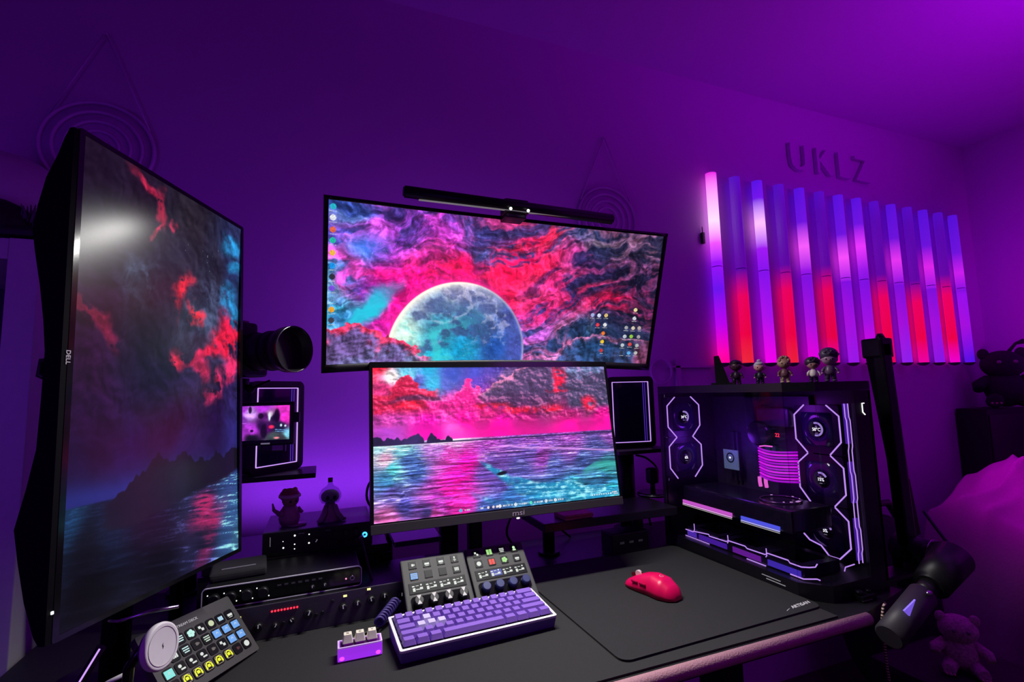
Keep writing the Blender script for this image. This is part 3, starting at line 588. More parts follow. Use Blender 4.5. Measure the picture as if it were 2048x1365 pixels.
for k,x in enumerate((-.122,-.095,-.068,-.040)):
    kk=knob(d2,x,.019,.0105,ind=False,y=-.0658,dep=.010,lab='large black knob')
    MB().sph((x-.011,-.0665,.027),.0011,n=6).sph((x+.010,-.0665,.010),.0011,n=6).build('tick_mark',LEDW,d2)
for k in range(7): MB().box((-.012+k*.0125,-.0662,.026),(.007,.001,.003)).build('small_button',mat('btn_grey',(.09,.09,.1),.4),d2)
for x in (.048,.071): knob(d2,x,.013,.005,.1,y=-.0658,dep=.008)
MB().sph((.112,-.0666,.018),.0016,n=8).build('status_light',emis('led_pink',(1,.25,.5),1.6),d2)
MB(TR(.124,-.0658,.018)@FACE).lathe([(.003,0),(.005,0),(.005,.003),(.003,.003)],n=16).build('jack',RIM,d2)
t=thing('folded_cloth','black folded cable pouch lying on the rounded interface','pouch',(-.155,1.17,.8537),RZ(.1))
MB().box((0,0,.008),(.10,.09,.016),bev=.007,seg=3).build('body',FAB,t); MB().box((0,-.02,.0165),(.06,.004,.001)).build('zip',mat('print_dim',(.3,.3,.3),.5),t)
# braided cable from the figurine interface
P=[(.087,1.238,.876)]+[(.087+.02*k/12,1.225-.14*k/12+.0,.872-.085*(k/12)**1.2) for k in range(1,13)]
t=thing('headphone_cable','dark braided cable hanging from the figurine interface to the rack','cable',P[0]); MT=Matrix.Translation(-Vector(P[0]))
MB(MT).tube(P,.0028,8).build('cord',mat('braid_dark',(.05,.035,.04),.6,bump=1,bs=800,var=.6),t)
MB(MT).cyl((.087,1.2445,.877),(.087,1.225,.873),.006,n=14).build('plug',RIM,t)

# ------------------------------------------------------------------ camera with lens, its pole and the field monitor
SK=mat('camera_black',(.013,.013,.015),.45,bump=.3,bs=900)
ax=Vector((.72,-.69,.0)).normalized(); cb=thing('dslr_camera','black camera with a big zoom lens pointing right, behind the portrait monitor','camera',(-.158,1.205,1.306),basis(ax.cross(Vector((0,0,1)))*-1,(0,0,1)))
# local: x = left of lens axis sideways, y = up, z = lens axis (computed below)
zz=(cb.rotation_euler.to_matrix()@Vector((0,0,1))); s_=1 if zz.dot(ax)>0 else -1
L=lambda a:(0,0,s_*a)
mb=MB(); mb.box((0,-.005,s_*-.035),(.135,.095,.05),bev=.012,seg=3).box((0,.050,s_*-.025),(.05,.035,.06),bev=.010,seg=3).box((-.05,-.01,s_*-.005),(.03,.08,.03),bev=.01)
mb.build('body',SK,cb)
mb=MB(); mb.cyl(L(-.01),L(.03),.036,.037,n=40).cyl(L(.031),L(.075),.040,.040,n=40).cyl(L(.076),L(.105),.042,.043,n=40).cyl(L(.105),L(.118),.043,.048,n=40)
mb.build('lens_barrel',SK,cb)
for z in(.0305,.0755,.1045): MB().lathe([(.0385,s_*z-.001),(.0432,s_*z-.0006),(.0432,s_*z+.0006),(.0385,s_*z+.001)],n=40).build('ring',BLKM,cb)
MB().lathe([(.048,s_*.117),(.0492,s_*.140),(.0478,s_*.1415),(.0455,s_*.139),(.041,s_*.119),(.034,s_*.112),(.036,s_*.111),(.046,s_*.114)],n=48).build('lens_hood',mat('hood_metal',(.07,.065,.08),.28,metal=.7),cb)
MB().lathe([(.0470,s_*.1405),(.0486,s_*.1412),(.0488,s_*.1400),(.0472,s_*.1392)],n=48).build('edge_highlight_ring',mat('ring_highlight',(.45,.45,.48),.25,metal=1),cb)  # bright ring added in place of the highlight along the hood edge
MB().sph(L(.090),.036,(1,1,.62),n=20).build('front_glass',mat('lens_glass',(.004,.002,.008),.05,ior=1.25),cb)
MB().box((0,.069,s_*-.02),(.02,.006,.022)).build('hot_shoe',RIM,cb)
t=thing('camera_stand','thin black pole holding the camera behind the portrait monitor','stand',(-.275,1.225,.7505))
MB().cyl((0,0,0),(0,0,.01),.035).cyl((0,0,.01),(0,0,.49),.012).cyl((0,0,.49),(.11,-.01,.49),.010).cyl((.10,-.01,.475),(.10,-.01,.499),.022).build('pole',BLKM,t)
MB().sph((.125,-.02,.476),.010).cyl((.125,-.02,.476),(.165,-.03,.493),.003,n=8).build('clamp_knob',BLKM,t)
def room_picture(w,h):
    U,V=grid(w,h); one=np.ones((h,w,3)); n=fbm(U*9,V*7,301,5)
    img=field(U,V,[(.1,.1,'#a030c8'),(.5,.05,'#b030d0'),(.9,.1,'#e030c0'),(.25,.25,'#d8a0ff'),(.1,.4,'#7a30a8'),(.55,.3,'#601878'),(.62,.28,'#ffe0f0',.4),(.9,.35,'#ff30d0'),(.72,.35,'#200c38'),(.3,.7,'#b838d8'),(.15,.65,'#a030c0'),(.5,.6,'#301048'),(.6,.65,'#501060'),(.8,.6,'#181838'),(.3,.95,'#141020'),(.7,.9,'#404c50'),(.85,.95,'#383840'),(.97,.85,'#80d0e8',.4),(.05,.95,'#b040d0')],1.3,4)
    img=img*(.6+.8*n)[...,None]
    img=mix(img,one*srgb('#140820'),np.clip(blob(U,V,.52,.75,.06,.2,.3)+blob(U,V,.76,.3,.05,.2,.3)+blob(U,V,.46,.3,.05,.08,.3)+blob(U,V,.26,.12,.03,.1,.3)+blob(U,V,.3,.72,.03,.04,.3),0,1)*.85)
    img=mix(img,one*srgb('#ff3060'),blob(U,V,.66,.62,.05,.05,.5));img=mix(img,one*srgb('#ff90a0'),blob(U,V,.76,.94,.05,.03,.5))
    img=mix(img,one*srgb('#e0f0ff'),np.clip(blob(U,V,.84,.58,.02,.04,.5)+blob(U,V,.92,.6,.02,.03,.5)+blob(U,V,.62,.32,.02,.12,.4),0,1))
    for k in (0,1): img=mix(img,one*srgb('#70b0f0'),(np.abs(V-(.70+k*.05+.14*(U-.75)))<.008)*(U>.73)*.9)
    img=mix(img,one*srgb('#c860f0'),((np.abs(V-.2)<.01)+(np.abs(V-.5)<.01)>0)*(U<.2)*.8)
    return np.clip(img,0,1)
R_=basis((.985,-.17,-.0),(0,0,1))
fm=thing('field_monitor','small field monitor showing the purple room, hanging under the camera','field monitor',(-.122,1.195,1.152),R_)
MB().box((0,-.002,-.010),(.126,.094,.018),bev=.004).build('housing',BLK,fm)
screen('screen',room_picture(130,90),.108,.074,fm,z=.0002)
MB().box((.02,-.055,-.012),(.05,.018,.014),bev=.003).build('battery',BLK,fm)
MB().box((.03,-.055,-.0045),(.022,.011,.001)).build('battery_label',mat('label_lilac',(.35,.2,.4),.5),fm)
MB().box((.006,-.0445,.0002),(.018,.003,.0006)).build('brand_plate',PRINT,fm)
MB().box((.067,.01,-.01),(.012,.022,.014),bev=.002).build('side_bracket',BLKM,fm)

# ------------------------------------------------------------------ infinity mirror frames
def infinity(label,loc,R,w=.140,h=.215,depth=.075):
    t=thing('infinity_lamp',label,'lamp',loc,R)
    MB().box((0,0,-depth/2),(w+.028,h+.028,depth-.006),bev=.018,seg=4).build('case',BLK,t)
    MB().frame(rrect(w+.030,h+.030,.016),rrect(w+.002,h+.002,.002),-.006,.003).build('bezel',BLK,t)
    MB().box((0,0,-.003),(w-.002,h-.002,.002)).build('mirror',mat('dark_mirror',(.012,.004,.035),.12,coat=.5),t)
    for i,c in enumerate((LEDP,LEDV,LEDV)):
        ww=w-.004-i*.014
        if i==0: MB().frame(rrect(ww,h-.004,.002),rrect(ww-.004,h-.008,.001),-.001,.0012).build('light_frame',c,t,'glowing lilac line frame')
        else:
            for hh in (-1,): MB().box((ww/2-.006,0,.0),(.0015,h-.012,.001)).build('light_line',c,t)
    return t
infinity('upright black box with a glowing lilac line frame, behind the small field monitor',(-.108,1.400,1.1335),basis((.738,.673,0),(0,0,1)),.124,.20)
infinity('upright black box with a glowing lilac line frame, between flat monitor and computer',(.957,1.385,1.130),basis((.985,-.17,0),(0,0,1)),.134,.204)

# ------------------------------------------------------------------ figurines
def figurine(label,loc,h,rz=0,hair=(.02,.01,.01),skin=(.6,.35,.28),top=(.5,.5,.5),legs=(.02,.02,.03),style='plain',group='figurines on the computer',cat='figurine'):
    """chibi figure of height h facing -y"""
    t=thing('figurine',label,cat,loc,RZ(rz),group); s=h
    key=lambda c:'fig_%02d%02d%02d'%tuple(int(x*99) for x in c)
    M=lambda c:mat(key(c),c,.4,var=.06)
    mb=MB(); 
    for sx in(-1,1): mb.cyl((sx*.085*s,0,.03*s),(sx*.07*s,0,.26*s),.062*s,.075*s,n=14).sph((sx*.09*s,-.025*s,.035*s),.07*s,(1,1.35,.5),n=8)
    mb.build('trousers',M(legs),t)
    MB().lathe([(.12*s,.20*s),(.145*s,.27*s),(.13*s,.36*s),(.095*s,.45*s),(.05*s,.49*s)],n=18).build('jacket',M(top),t)
    mb=MB()
    for sx in(-1,1):
        if style=='crossed': mb.tube([(sx*.10*s,0,.43*s),(sx*.17*s,-.04*s,.36*s),(sx*.07*s,-.13*s,.34*s),(-sx*.03*s,-.14*s,.35*s)],[.042*s,.045*s,.04*s,.03*s],8)
        else: mb.tube([(sx*.10*s,0,.43*s),(sx*.18*s,-.02*s,.34*s),(sx*.2*s,-.07*s,.27*s)],[.042*s,.045*s,.03*s],8)
    mb.build('sleeves',M(top),t)
    mb=MB()
    for sx in (-1,1):
        p=(-sx*.04*s,-.15*s,.355*s) if style=='crossed' else (sx*.2*s,-.09*s,.25*s); mb.sph(p,.034*s,n=8)
    mb.sph((0,-.01*s,.66*s),.185*s,(1.05,.95,.92),n=14).sph((0,-.185*s,.635*s),.02*s,n=6).cyl((0,0,.45*s),(0,0,.55*s),.05*s,n=10)
    for sx in(-1,1): mb.sph((sx*.19*s,0,.64*s),.04*s,(.5,1,1),n=8)
    mb.build('head',M(skin),t)
    mb=MB()
    for sx in(-1,1): mb.sph((sx*.075*s,-.165*s,.655*s),.026*s,(1,.5,1.2),n=8)
    mb.box((0,-.182*s,.575*s),(.05*s,.01*s,.01*s))
    mb.build('face_marks',M((.02,.01,.02)),t)
    mb=MB(); 
    if style=='tall': mb.sph((0,.03*s,.79*s),.215*s,(1.15,1,1.02),n=14).sph((.05*s,.08*s,.66*s),.18*s,(1,.8,.8),n=10)
    elif style=='afro': mb.sph((0,.045*s,.75*s),.225*s,(1.15,1,.95),n=14)
    elif style=='curl':
        mb.sph((0,.035*s,.72*s),.195*s,(1.05,1,1),n=12)
        for k in range(7): mb.sph((.13*s*math.cos(k*PI/6),-.10*s+.02*s*(k%2),.76*s+.11*s*math.sin(k*PI/6)),.055*s,n=8)
    else: mb.sph((0,.035*s,.71*s),.198*s,(1.05,1,1.02),n=12).sph((0,-.06*s,.80*s),.13*s,(1.2,1,.6),n=10)
    if style=='bun': mb.sph((0,-.02*s,.93*s),.07*s,(1.2,1,.8),n=8)
    if style in('afro','tall','plain'):
        c_=(0,.03*s,.77*s) if style=='afro' else ((0,.02*s,.79*s) if style=='tall' else (0,.035*s,.73*s)); R0=.215*s if style!='plain' else .19*s
        for k in range(16):
            a=k*2.4; e=.15+.8*(k/16); mb.sph((c_[0]+R0*math.cos(a)*math.cos(e),c_[1]+R0*.9*math.sin(a)*math.cos(e),c_[2]+R0*.85*math.sin(e)-.02*s),.055*s,(1,1,.8),n=6)
    mb.build('hair',M(hair),t)
    return t
def pane_mat():
    m=bpy.data.materials.new('tinted_glass'); m.use_nodes=True; nt=m.node_tree; nt.nodes.clear()
    o=nt.nodes.new('ShaderNodeOutputMaterial'); t=nt.nodes.new('ShaderNodeBsdfTransparent'); t.inputs[0].default_value=(.86,.84,.90,1)
    g=nt.nodes.new('ShaderNodeBsdfGlossy'); g.inputs['Roughness'].default_value=.03; f0=nt.nodes.new('ShaderNodeFresnel'); f0.inputs[0].default_value=1.3; ge=nt.nodes.new('ShaderNodeNewGeometry'); sb=nt.nodes.new('ShaderNodeMath'); sb.operation='SUBTRACT'; sb.inputs[0].default_value=1; nt.links.new(ge.outputs['Backfacing'],sb.inputs[1]); f=nt.nodes.new('ShaderNodeMath'); f.operation='MULTIPLY'; nt.links.new(f0.outputs[0],f.inputs[0]); nt.links.new(sb.outputs[0],f.inputs[1])
    x=nt.nodes.new('ShaderNodeMixShader'); nt.links.new(f.outputs[0],x.inputs[0]); nt.links.new(t.outputs[0],x.inputs[1]); nt.links.new(g.outputs[0],x.inputs[2]); nt.links.new(x.outputs[0],o.inputs[0]); return m
PANE=pane_mat(); BULB=PANE
TZ=1.2105
figurine('dark toy figurine with a round head, leftmost of the five on the computer',(1.045,1.017,TZ),.074,-.75,(.012,.005,.012),(.10,.03,.05),(.03,.01,.03),(.02,.01,.02))
figurine('toy figurine with pale hair, dark bun and dark clothes on the computer',(1.050,.945,TZ),.064,-.75,(.62,.60,.62),(.7,.35,.33),(.015,.012,.03),(.012,.01,.03),style='bun')
figurine('tan curly-haired toy figurine in the middle of the five on the computer',(1.055,.876,TZ),.073,-.75,(.42,.24,.16),(.45,.26,.18),(.16,.06,.08),(.5,.36,.26),style='curl')
figurine('toy figurine with round dark hair and white shirt on the computer',(1.062,.806,TZ),.062,-.8,(.03,.015,.035),(.45,.22,.22),(.75,.66,.66),(.02,.012,.04),style='afro')
figurine('toy figurine with huge dark hair and crossed arms, rightmost on the computer',(1.050,.757,TZ),.076,-.9,(.05,.03,.07),(.35,.18,.3),(.10,.05,.12),(.06,.03,.09),style='tall')
t=thing('antenna','black flared antenna blade leaning on a base, left of the figurines','antenna',(1.05,1.075,TZ),RZ(-.7))
MB(Matrix.Rotation(-.13,4,'Y')).prism([(-.016,0),(.020,0),(.0065,.080),(-.0065,.080)],-.004,.004,TR(0,0,.003)@FACE).build('blade',BLK,t)
MB().prism([(-.028,-.018),(.028,-.018),(.028,.018),(-.028,.018)],0,.006).build('base',BLK,t)
# two figurines on the interface
PK=mat('toy_pink',(.42,.22,.30),.5,var=.15); CR=mat('toy_cream',(.62,.52,.50),.5,var=.08); RD=mat('toy_red',(.30,.06,.08),.5,var=.15); DKT=mat('toy_dark',(.02,.01,.03),.4)
t=thing('figurine','brown toy figurine in a beast hood with cream brim, left on the interface','figurine',(-.071,1.302,.907),RZ(.45))
MB().lathe([(.020,.003),(.024,.015),(.021,.032),(.014,.044),(.008,.048)],n=18).cyl((-.010,-.004,.0),(-.010,-.004,.012),.009).cyl((.010,-.004,.0),(.010,-.004,.012),.009).build('body',PK,t)
MB().tube([(.0,.018,.012),(-.012,.026,.022),(-.026,.026,.034),(-.030,.024,.050)],[.008,.006,.004,.0015],8).build('tail',PK,t)
MB().sph((0,-.004,.058),.019,(1,.9,.95),n=14).build('head',mat('toy_face',(.35,.17,.17),.5),t)
MB().sph((0,.002,.068),.0215,(1.05,1,.72),n=14).sph((-.012,.0,.079),.006,n=8).sph((.012,0,.079),.006,n=8).build('hood',RD,t)
MB().lathe([(.0205,.0625),(.0245,.064),(.0245,.069),(.0210,.071)],n=24).build('hood_brim',CR,t)
MB().sph((-.007,-.021,.056),.0028,n=8).sph((.007,-.021,.056),.0028,n=8).build('eyes',DKT,t)
MB().tube([(-.018,-.004,.036),(-.024,-.014,.026)],[.005,.004],8).tube([(.018,-.004,.036),(.024,-.014,.026)],[.005,.004],8).build('arms',PK,t)
MB().lathe([(.0,0),(.022,0),(.022,.002),(0,.002)],n=20,M=TR(.012,-.012,0)).build('base_disc',mat('toy_base',(.4,.38,.3),.4),t)
t=thing('figurine','toy figurine with a glass bottle head and cork, right on the interface','figurine',(.019,1.305,.907),RZ(.1))
MB().lathe([(.030,0),(.027,.004),(.020,.018),(.014,.034),(.009,.043)],n=20).build('body',PK,t)
MB().tube([(.010,-.01,.036),(.016,-.018,.018),(.026,-.022,.004),(.034,-.02,.003)],[.005,.006,.006,.003],8).tube([(-.010,-.01,.036),(-.014,-.018,.018),(-.022,-.022,.004),(-.03,-.022,.003)],[.005,.006,.006,.003],8).build('limbs',mat('toy_pale',(.40,.26,.32),.5),t)
MB().sph((0,0,.056),.0205,(1.05,.9,.8),n=14).build('head',mat('toy_grey',(.42,.40,.42),.5,var=.2),t)
MB().sph((-.008,-.0175,.055),.0042,(1,.5,1.2),n=8).sph((.008,-.0175,.055),.0042,(1,.5,1.2),n=8).sph((0,-.019,.050),.0015,n=6).build('eyes',DKT,t)
hd=MB(); hd.lathe([(.010,.038),(.020,.042),(.0262,.054),(.0262,.062),(.020,.074),(.009,.0815),(.0062,.085),(.0062,.092),(.0052,.092),(.0052,.0855),(.008,.0805),(.019,.073),(.025,.0615),(.025,.0545),(.0195,.0435),(.010,.0395)],n=32).build('glass_bulb',BULB,t,'clear glass bottle bulb')
MB().cyl((0,0,.090),(0,0,.100),.0052,.0058,n=14).build('cork',mat('cork_dark',(.05,.02,.04),.7),t)
# ------------------------------------------------------------------ keyboard
kR=basis((.998,.058,-.006),(-.058,.990,.105))
kb=thing('keyboard','purple compact keyboard with white rim on the desk mat','keyboard',(.2715,.9385,.7815),kR)
KP=mat('keycap_purple',(.25,.13,.58),.42,bump=.1,bs=900,var=.06); KL=mat('keycap_lilac',(.62,.55,.85),.4)
KC=mat('case_purple',(.15,.085,.36),.4,var=.08)
w,h=.299,.112
mb=MB(); a=rrect(w,h,.004); b=[(x*.985,y*.965) for x,y in a]
vb=[mb.bm.verts.new((x,y,-.0255-(y)*.108)) for x,y in b]; vt=[mb.bm.verts.new((x,y,-.001)) for x,y in a]; n=len(a)
for i in range(n): mb.bm.faces.new((vb[i],vb[(i+1)%n],vt[(i+1)%n],vt[i]))
mb.bm.faces.new(vb[::-1]); mb.bm.faces.new(vt); mb.build('case',KC,kb)
MB().frame(rrect(w+.001,h+.001,.004),rrect(w-.009,h-.010,.002),-.001,.003).build('rim',mat('rim_white',(.9,.89,.91),.35,var=.02),kb,'white rim around the keys')
MB().box((0,0,-.0005),(w-.009,h-.010,.001)).build('plate',mat('plate_dark',(.03,.018,.07),.5),kb)
def capmesh(wu,name='keycap',hh=.0085,m=KP,d=.0178):
    ww=wu*.01905-.0013; mb=MB(); r=rrect(ww,d,.0015,2); q=[(x*(ww-.0050)/ww,y*.70+.0010) for x,y in r]
    V=[[mb.bm.verts.new((x,y,z)) for x,y in p] for p,z in ((r,0),([(x*.5+x2*.5,y*.5+y2*.5) for (x,y),(x2,y2) in zip(r,q)],hh*.5),(q,hh))]
    for A,B in zip(V,V[1:]):
        for i in range(len(A)): mb.bm.faces.new((A[i],A[(i+1)%len(A)],B[(i+1)%len(A)],B[i]))
    mb.bm.faces.new(V[0][::-1]); mb.bm.faces.new(V[-1])
    o=mb.build(name,m); me=o.data; bpy.data.objects.remove(o); return me
capcache={}
rows=[([1]*13+[2]),([1.5]+[1]*12+[1.5]),([1.75]+[1]*11+[2.25]),([2.25]+[1]*10+[2.75]),([1.25]*3+[6.25]+[1.25]*4)]
for ri,row in enumerate(rows):
    x=-7.5*.01905
    for ci,u in enumerate(row):
        lt=(ri,ci) in ((1,2),(2,1),(2,2),(2,3)); k=(u,lt)
        if k not in capcache: capcache[k]=capmesh(u,m=KL if lt else KP)
        o=bpy.data.objects.new('spacebar' if u==6.25 else 'keycap',capcache[k]); COL.objects.link(o); o.parent=kb
        o.location=(x+u*.01905/2,(2-ri)*.01905,.0028); o.rotation_euler=((.12,.06,0,-.05,-.08)[ri],0,0)
        if lt: o['label']='pale lilac keycap'
        x+=u*.01905
# coiled cable
t=thing('keyboard_cable','purple coiled cable behind the left end of the keyboard','cable',(.10,1.03,.757))
pts=[]
for k in range(9*14+1):
    a=k/14*2*PI; s=k/(9*14); pts.append((.006+.036*s+.009*math.cos(a),.030*s-.01,.0125+.022*s+.009*math.sin(a)))
MB().tube(pts,.0026,6).build('coil',mat('cable_purple',(.07,.045,.22),.5),t)
MB().tube([(.0,-.01,.008),(-.015,-.022,.004),(-.035,-.022,.003),(-.052,-.04,.0028),(-.054,-.062,.0028)],.0028,8).build('black_lead',BLK,t,'straight black lead end')

# ------------------------------------------------------------------ three key pad
tp=thing('macro_pad','small glowing purple block with three cream keys, left of keyboard','macro pad',(.066,.946,.7537),RZ(-.02))
TW=.074;TD=.030
MB().box((0,0,.0115),(TW,TD,.021),bev=.0015).build('case',mat('acrylic_purple',(.55,.28,.85),.18,trans=.35,emit=(.38,.03,.80),es=.55),tp,'translucent glowing purple case')
MB().frame(rrect(TW,TD,.002),rrect(TW-.005,TD-.005,.001),.0215,.0235).build('rim',mat('acrylic_lilac',(.75,.6,.9),.2,emit=(.5,.25,.8),es=.35),tp)
for x in (-.030,.030): MB().sph((x,-TD/2-.0002,.006),.0042,(1,.25,.8),n=8).build('glow_light',emis('led_hotpink',(1,.08,1.0),1.1),tp)
MB().box((0,0,.0220),(TW-.008,TD-.007,.001)).build('plate',mat('plate_plum',(.10,.02,.14),.5),tp)
cm=capmesh(1,hh=.0125,m=mat('cap_cream',(.92,.88,.70),.4)); 
for k,s in enumerate('XCV'):
    x=(k-1)*.0205; o=bpy.data.objects.new('keycap',cm); COL.objects.link(o); o.parent=tp; o.location=(x,0,.0265)
    MB().box((x,-.0005,.0245),(.014,.014,.005)).build('switch',mat('switch_plum',(.12,.02,.16),.4,emit=(.35,.0,.5),es=.12),tp)
    text(s,.007,mat('legend_grey',(.12,.10,.10),.5),o,TR(0,.001,.0126),name='legend')
t=thing('pad_cable','thin black cable running from the three key pad to the back','cable',(.095,.966,.7537))
MB().tube([(0,.0,.004),(.004,.025,.003),(.012,.05,.0028),(.03,.075,.0028),(.05,.085,.003)],.0022,8).build('cord',BLK,t)

# ------------------------------------------------------------------ two dial control pads behind the keyboard
ICW=emis('icon_white',(.8,.85,.8),.85); ICR=emis('icon_red',(1,.03,.02),1.0); ICG=emis('icon_green',(.45,.9,.30),.8); ICB=emis('icon_sky',(.18,.45,1.0),.85); ICC=emis('icon_cyan',(.25,.85,.80),.9); ICY=emis('icon_yellow',(.9,.95,.03),.95); KEYB=lowspec(mat('key_screen',(.005,.005,.007),.4),.2)
STR=emis('strip_bg',(.004,.004,.008),1)
def iconmesh(kind,M):
    mb=MB(M@Matrix.Diagonal((1.22,1.22,1,1)))
    if kind=='d': mb.box((0,0,0),(.0035,.004,.0006)).box((.003,0,0),(.0015,.0022,.0006))
    elif kind=='bar': mb.box((0,-.001,0),(.008,.0035,.0006)).box((0,-.0045,0),(.006,.0008,.0006))
    elif kind=='mic': mb.cyl((0,.0,0),(0,.004,0),.0014,n=8).box((0,-.002,0),(.005,.0012,.0006)).box((0,-.0035,0),(.001,.003,.0006))
    elif kind=='grid':
        for i in(-1,0,1): mb.box((i*.0027,0,0),(.0018,.006,.0006))
    elif kind=='disc': mb.cyl((0,0,-.0003),(0,0,.0004),.0042,n=18)
    elif kind=='book': mb.box((-.0028,0,0),(.0046,.010,.0006)).box((.0028,0,0),(.0046,.010,.0006))
    elif kind=='blob':
        for i in range(5): mb.cyl((.003*math.cos(i*1.26),.003*math.sin(i*1.26),-.0003),(.003*math.cos(i*1.26),.003*math.sin(i*1.26),.0004),.0025,n=10)
    elif kind=='thumb': mb.box((0,-.0005,0),(.0115,.0105,.0006))
    elif kind=='head': mb.cyl((0,.0015,-.0003),(0,.0015,.0004),.0026,n=12).box((0,-.003,0),(.006,.003,.0006))
    elif kind=='phones': mb.tube([(.0045*math.cos(a),.0045*math.sin(a),0) for a in np.linspace(0,PI,9)],.0008,5).box((-.0045,-.002,0),(.002,.004,.0008)).box((.0045,-.002,0),(.002,.004,.0008)).box((0,.0,0),(.004,.004,.0006))
    elif kind=='zig': mb.box((-.002,.0018,0),(.0035,.0035,.0006)).box((.0015,-.0018,0),(.0035,.0035,.0006))
    elif kind=='lines':
        for i in range(3): mb.box((0,.003-i*.003,0),(.009-.002*(i==2),.0014,.0006))
    elif kind=='two': mb.cyl((-.001,.0015,-.0003),(-.001,.0015,.0004),.0022,n=12).box((.002,-.003,0),(.006,.002,.0006))
    return mb
def dialpad(label,loc,yaw,keys,knobm,strip,tilt=.735):
    x=Vector((math.cos(yaw),math.sin(yaw),0)); y=Vector((-math.sin(yaw)*math.cos(tilt),math.cos(yaw)*math.cos(tilt),math.sin(tilt)))
    t=thing('control_pad',label,'control pad',loc,basis(x,y))
    W_,H_=.1385,.136   # plate centred, top edge at y=+.055
    cy=.055-H_/2
    MB().box((0,cy,-.006),(W_,H_,.012),bev=.003).build('housing',DECK,t)
    MB().box((0,cy-.022,-.030),(.10,.05,.04),bev=.005,R=RX(0)).build('stand',BLK,t)
    for r in range(2):
        for c in range(4):
            kx=-.0455+c*.0303; ky=.0400-r*.0235
            MB().frame(rrect(.0185,.0185,.004,3),rrect(.0165,.0165,.003,3),.0,.0006,TR(kx,ky,0)).build('key_frame',BLK,t)
            k=MB().box((kx,ky,.0008),(.0165,.0165,.0014),bev=.0006).build('lcd_key',KEYB,t)
            if keys[r*4+c]:
                kd,m=keys[r*4+c]; iconmesh(kd,TR(kx,ky,.0017)).build('icon',m,k)
                if kd=='thumb': iconmesh('lines',TR(kx,ky-.001,.0022)).build('icon_detail',mat('slate',(.2,.3,.4),.5),k)
    MB().box((0,-.0095,.0004),(.119,.0225,.0012),bev=.0004).build('touch_strip',KEYB,t)
    for c,m in enumerate(strip):
        x0=-.0535+c*.0285
        if m is ICB: MB().box((x0+.013,-.009,.0011),(.026,.014,.0003)).build('strip_panel',emis('strip_blue',(.03,.06,.45),.8),t)
        mb=MB(TR(x0,-.0095,.0014)); mb.box((.003,.004,0),(.005,.0024,.0004)).box((.004,-.003,0),(.005,.007,.0004)).box((.013,-.003,0),(.010,.0016,.0004)).box((.019,.0055,0),(.003,.003,.0004)).box((.019,-.0015,0),(.006,.0045,.0004)).box((.011,.0045,0),(.006,.001,.0004))
        mb.build('strip_icon',ICW,t)
    MB().frame(rrect(.121,.031,.009,4),rrect(.119,.029,.008,4),.0,.0008,TR(0,-.0405,0)).build('dial_recess_rim',BLK,t)
    MB(TR(0,-.0405,.0002)).prism(rrect(.119,.029,.008,4),0,.0004).build('dial_recess',BLKG,t)
    for c in range(4):
        kx=-.0455+c*.0303
        d=MB().cyl((kx,-.0405,.0006),(kx,-.0405,.016),.0098,.0092,n=24,bev=.001).build('dial',knobm,t)
        if knobm is not KNB:
            MB(TR(kx,-.0405,.0163)).prism([(-.0045,.0088),(.0045,.0088),(0,0)],0,.0004).prism([(-.0045,-.0088),(.0045,-.0088),(0,0)],0,.0004).build('dial_mark',mat('dial_white',(.7,.7,.66),.4),d)
    return t
KNB=mat('dial_blue',(.03,.04,.16),.35,var=.1)
W1=lambda k:(k,ICW)
dialpad('left control pad with four keys by two and black and white dials',(.2255,1.046,.8205),.03,[W1('d'),W1('bar'),W1('bar'),W1('mic'),('thumb',ICB),None,None,W1('grid')],KN,[ICW]*4)
dialpad('right control pad with a red key icon and dark blue dials',(.3705,1.063,.8185),.03,[W1('zig'),('book',ICG),('lines',ICW),('head',emis('icon_mint',(.7,1,.6),.9)),W1('disc'),('book',ICR),('blob',ICG),W1('bar')],KNB,[ICW,ICB,ICW,ICW])

# ------------------------------------------------------------------ big 32-key control pad at the left front
R_=basis((.537,.841,-.063),(-.532,.396,.748))
xl=thing('control_pad','large tilted control pad with 32 picture keys, lower left','control pad',(-.18,.981,.805),R_)
MB().prism(rrect(.183,.113,.004),-.012,0).build('housing',DECK,xl)
MB().box((0,-.01,-.025),(.12,.06,.026),bev=.004).build('stand',BLK,xl)
ORI='two'
g=[[('lines',ICC),('lines',ICC),('lines',emis('icon_pale',(.6,.85,.85),.9)),('blob',emis('icon_mint2',(.55,.95,.85),.9)),W1('zig'),('disc',emis('icon_sand',(.7,.8,.5),.8)),('grid',emis('icon_ice',(.5,.8,1),.9)),W1('bar')],
   [W1('lines'),W1('grid'),('lines',emis('icon_pale',(.6,.85,.85),.9)),('d',emis('icon_dim',(.25,.22,.2),.5)),('lines',emis('icon_sage',(.6,.75,.6),.9)),('thumb',ICB),('thumb',ICB),('thumb',ICB)],
   [('thumb',ICC),W1('two'),W1('two'),W1('two'),('d',emis('icon_dim',(.25,.22,.2),.4)),W1('zig'),('thumb',ICB),('thumb',ICB)],
   [None,('phones',ICY),('phones',ICY),('phones',ICY),('phones',ICY),('phones',ICY),('d',emis('icon_maroon',(.12,.02,.03),.5)),W1('disc')]]
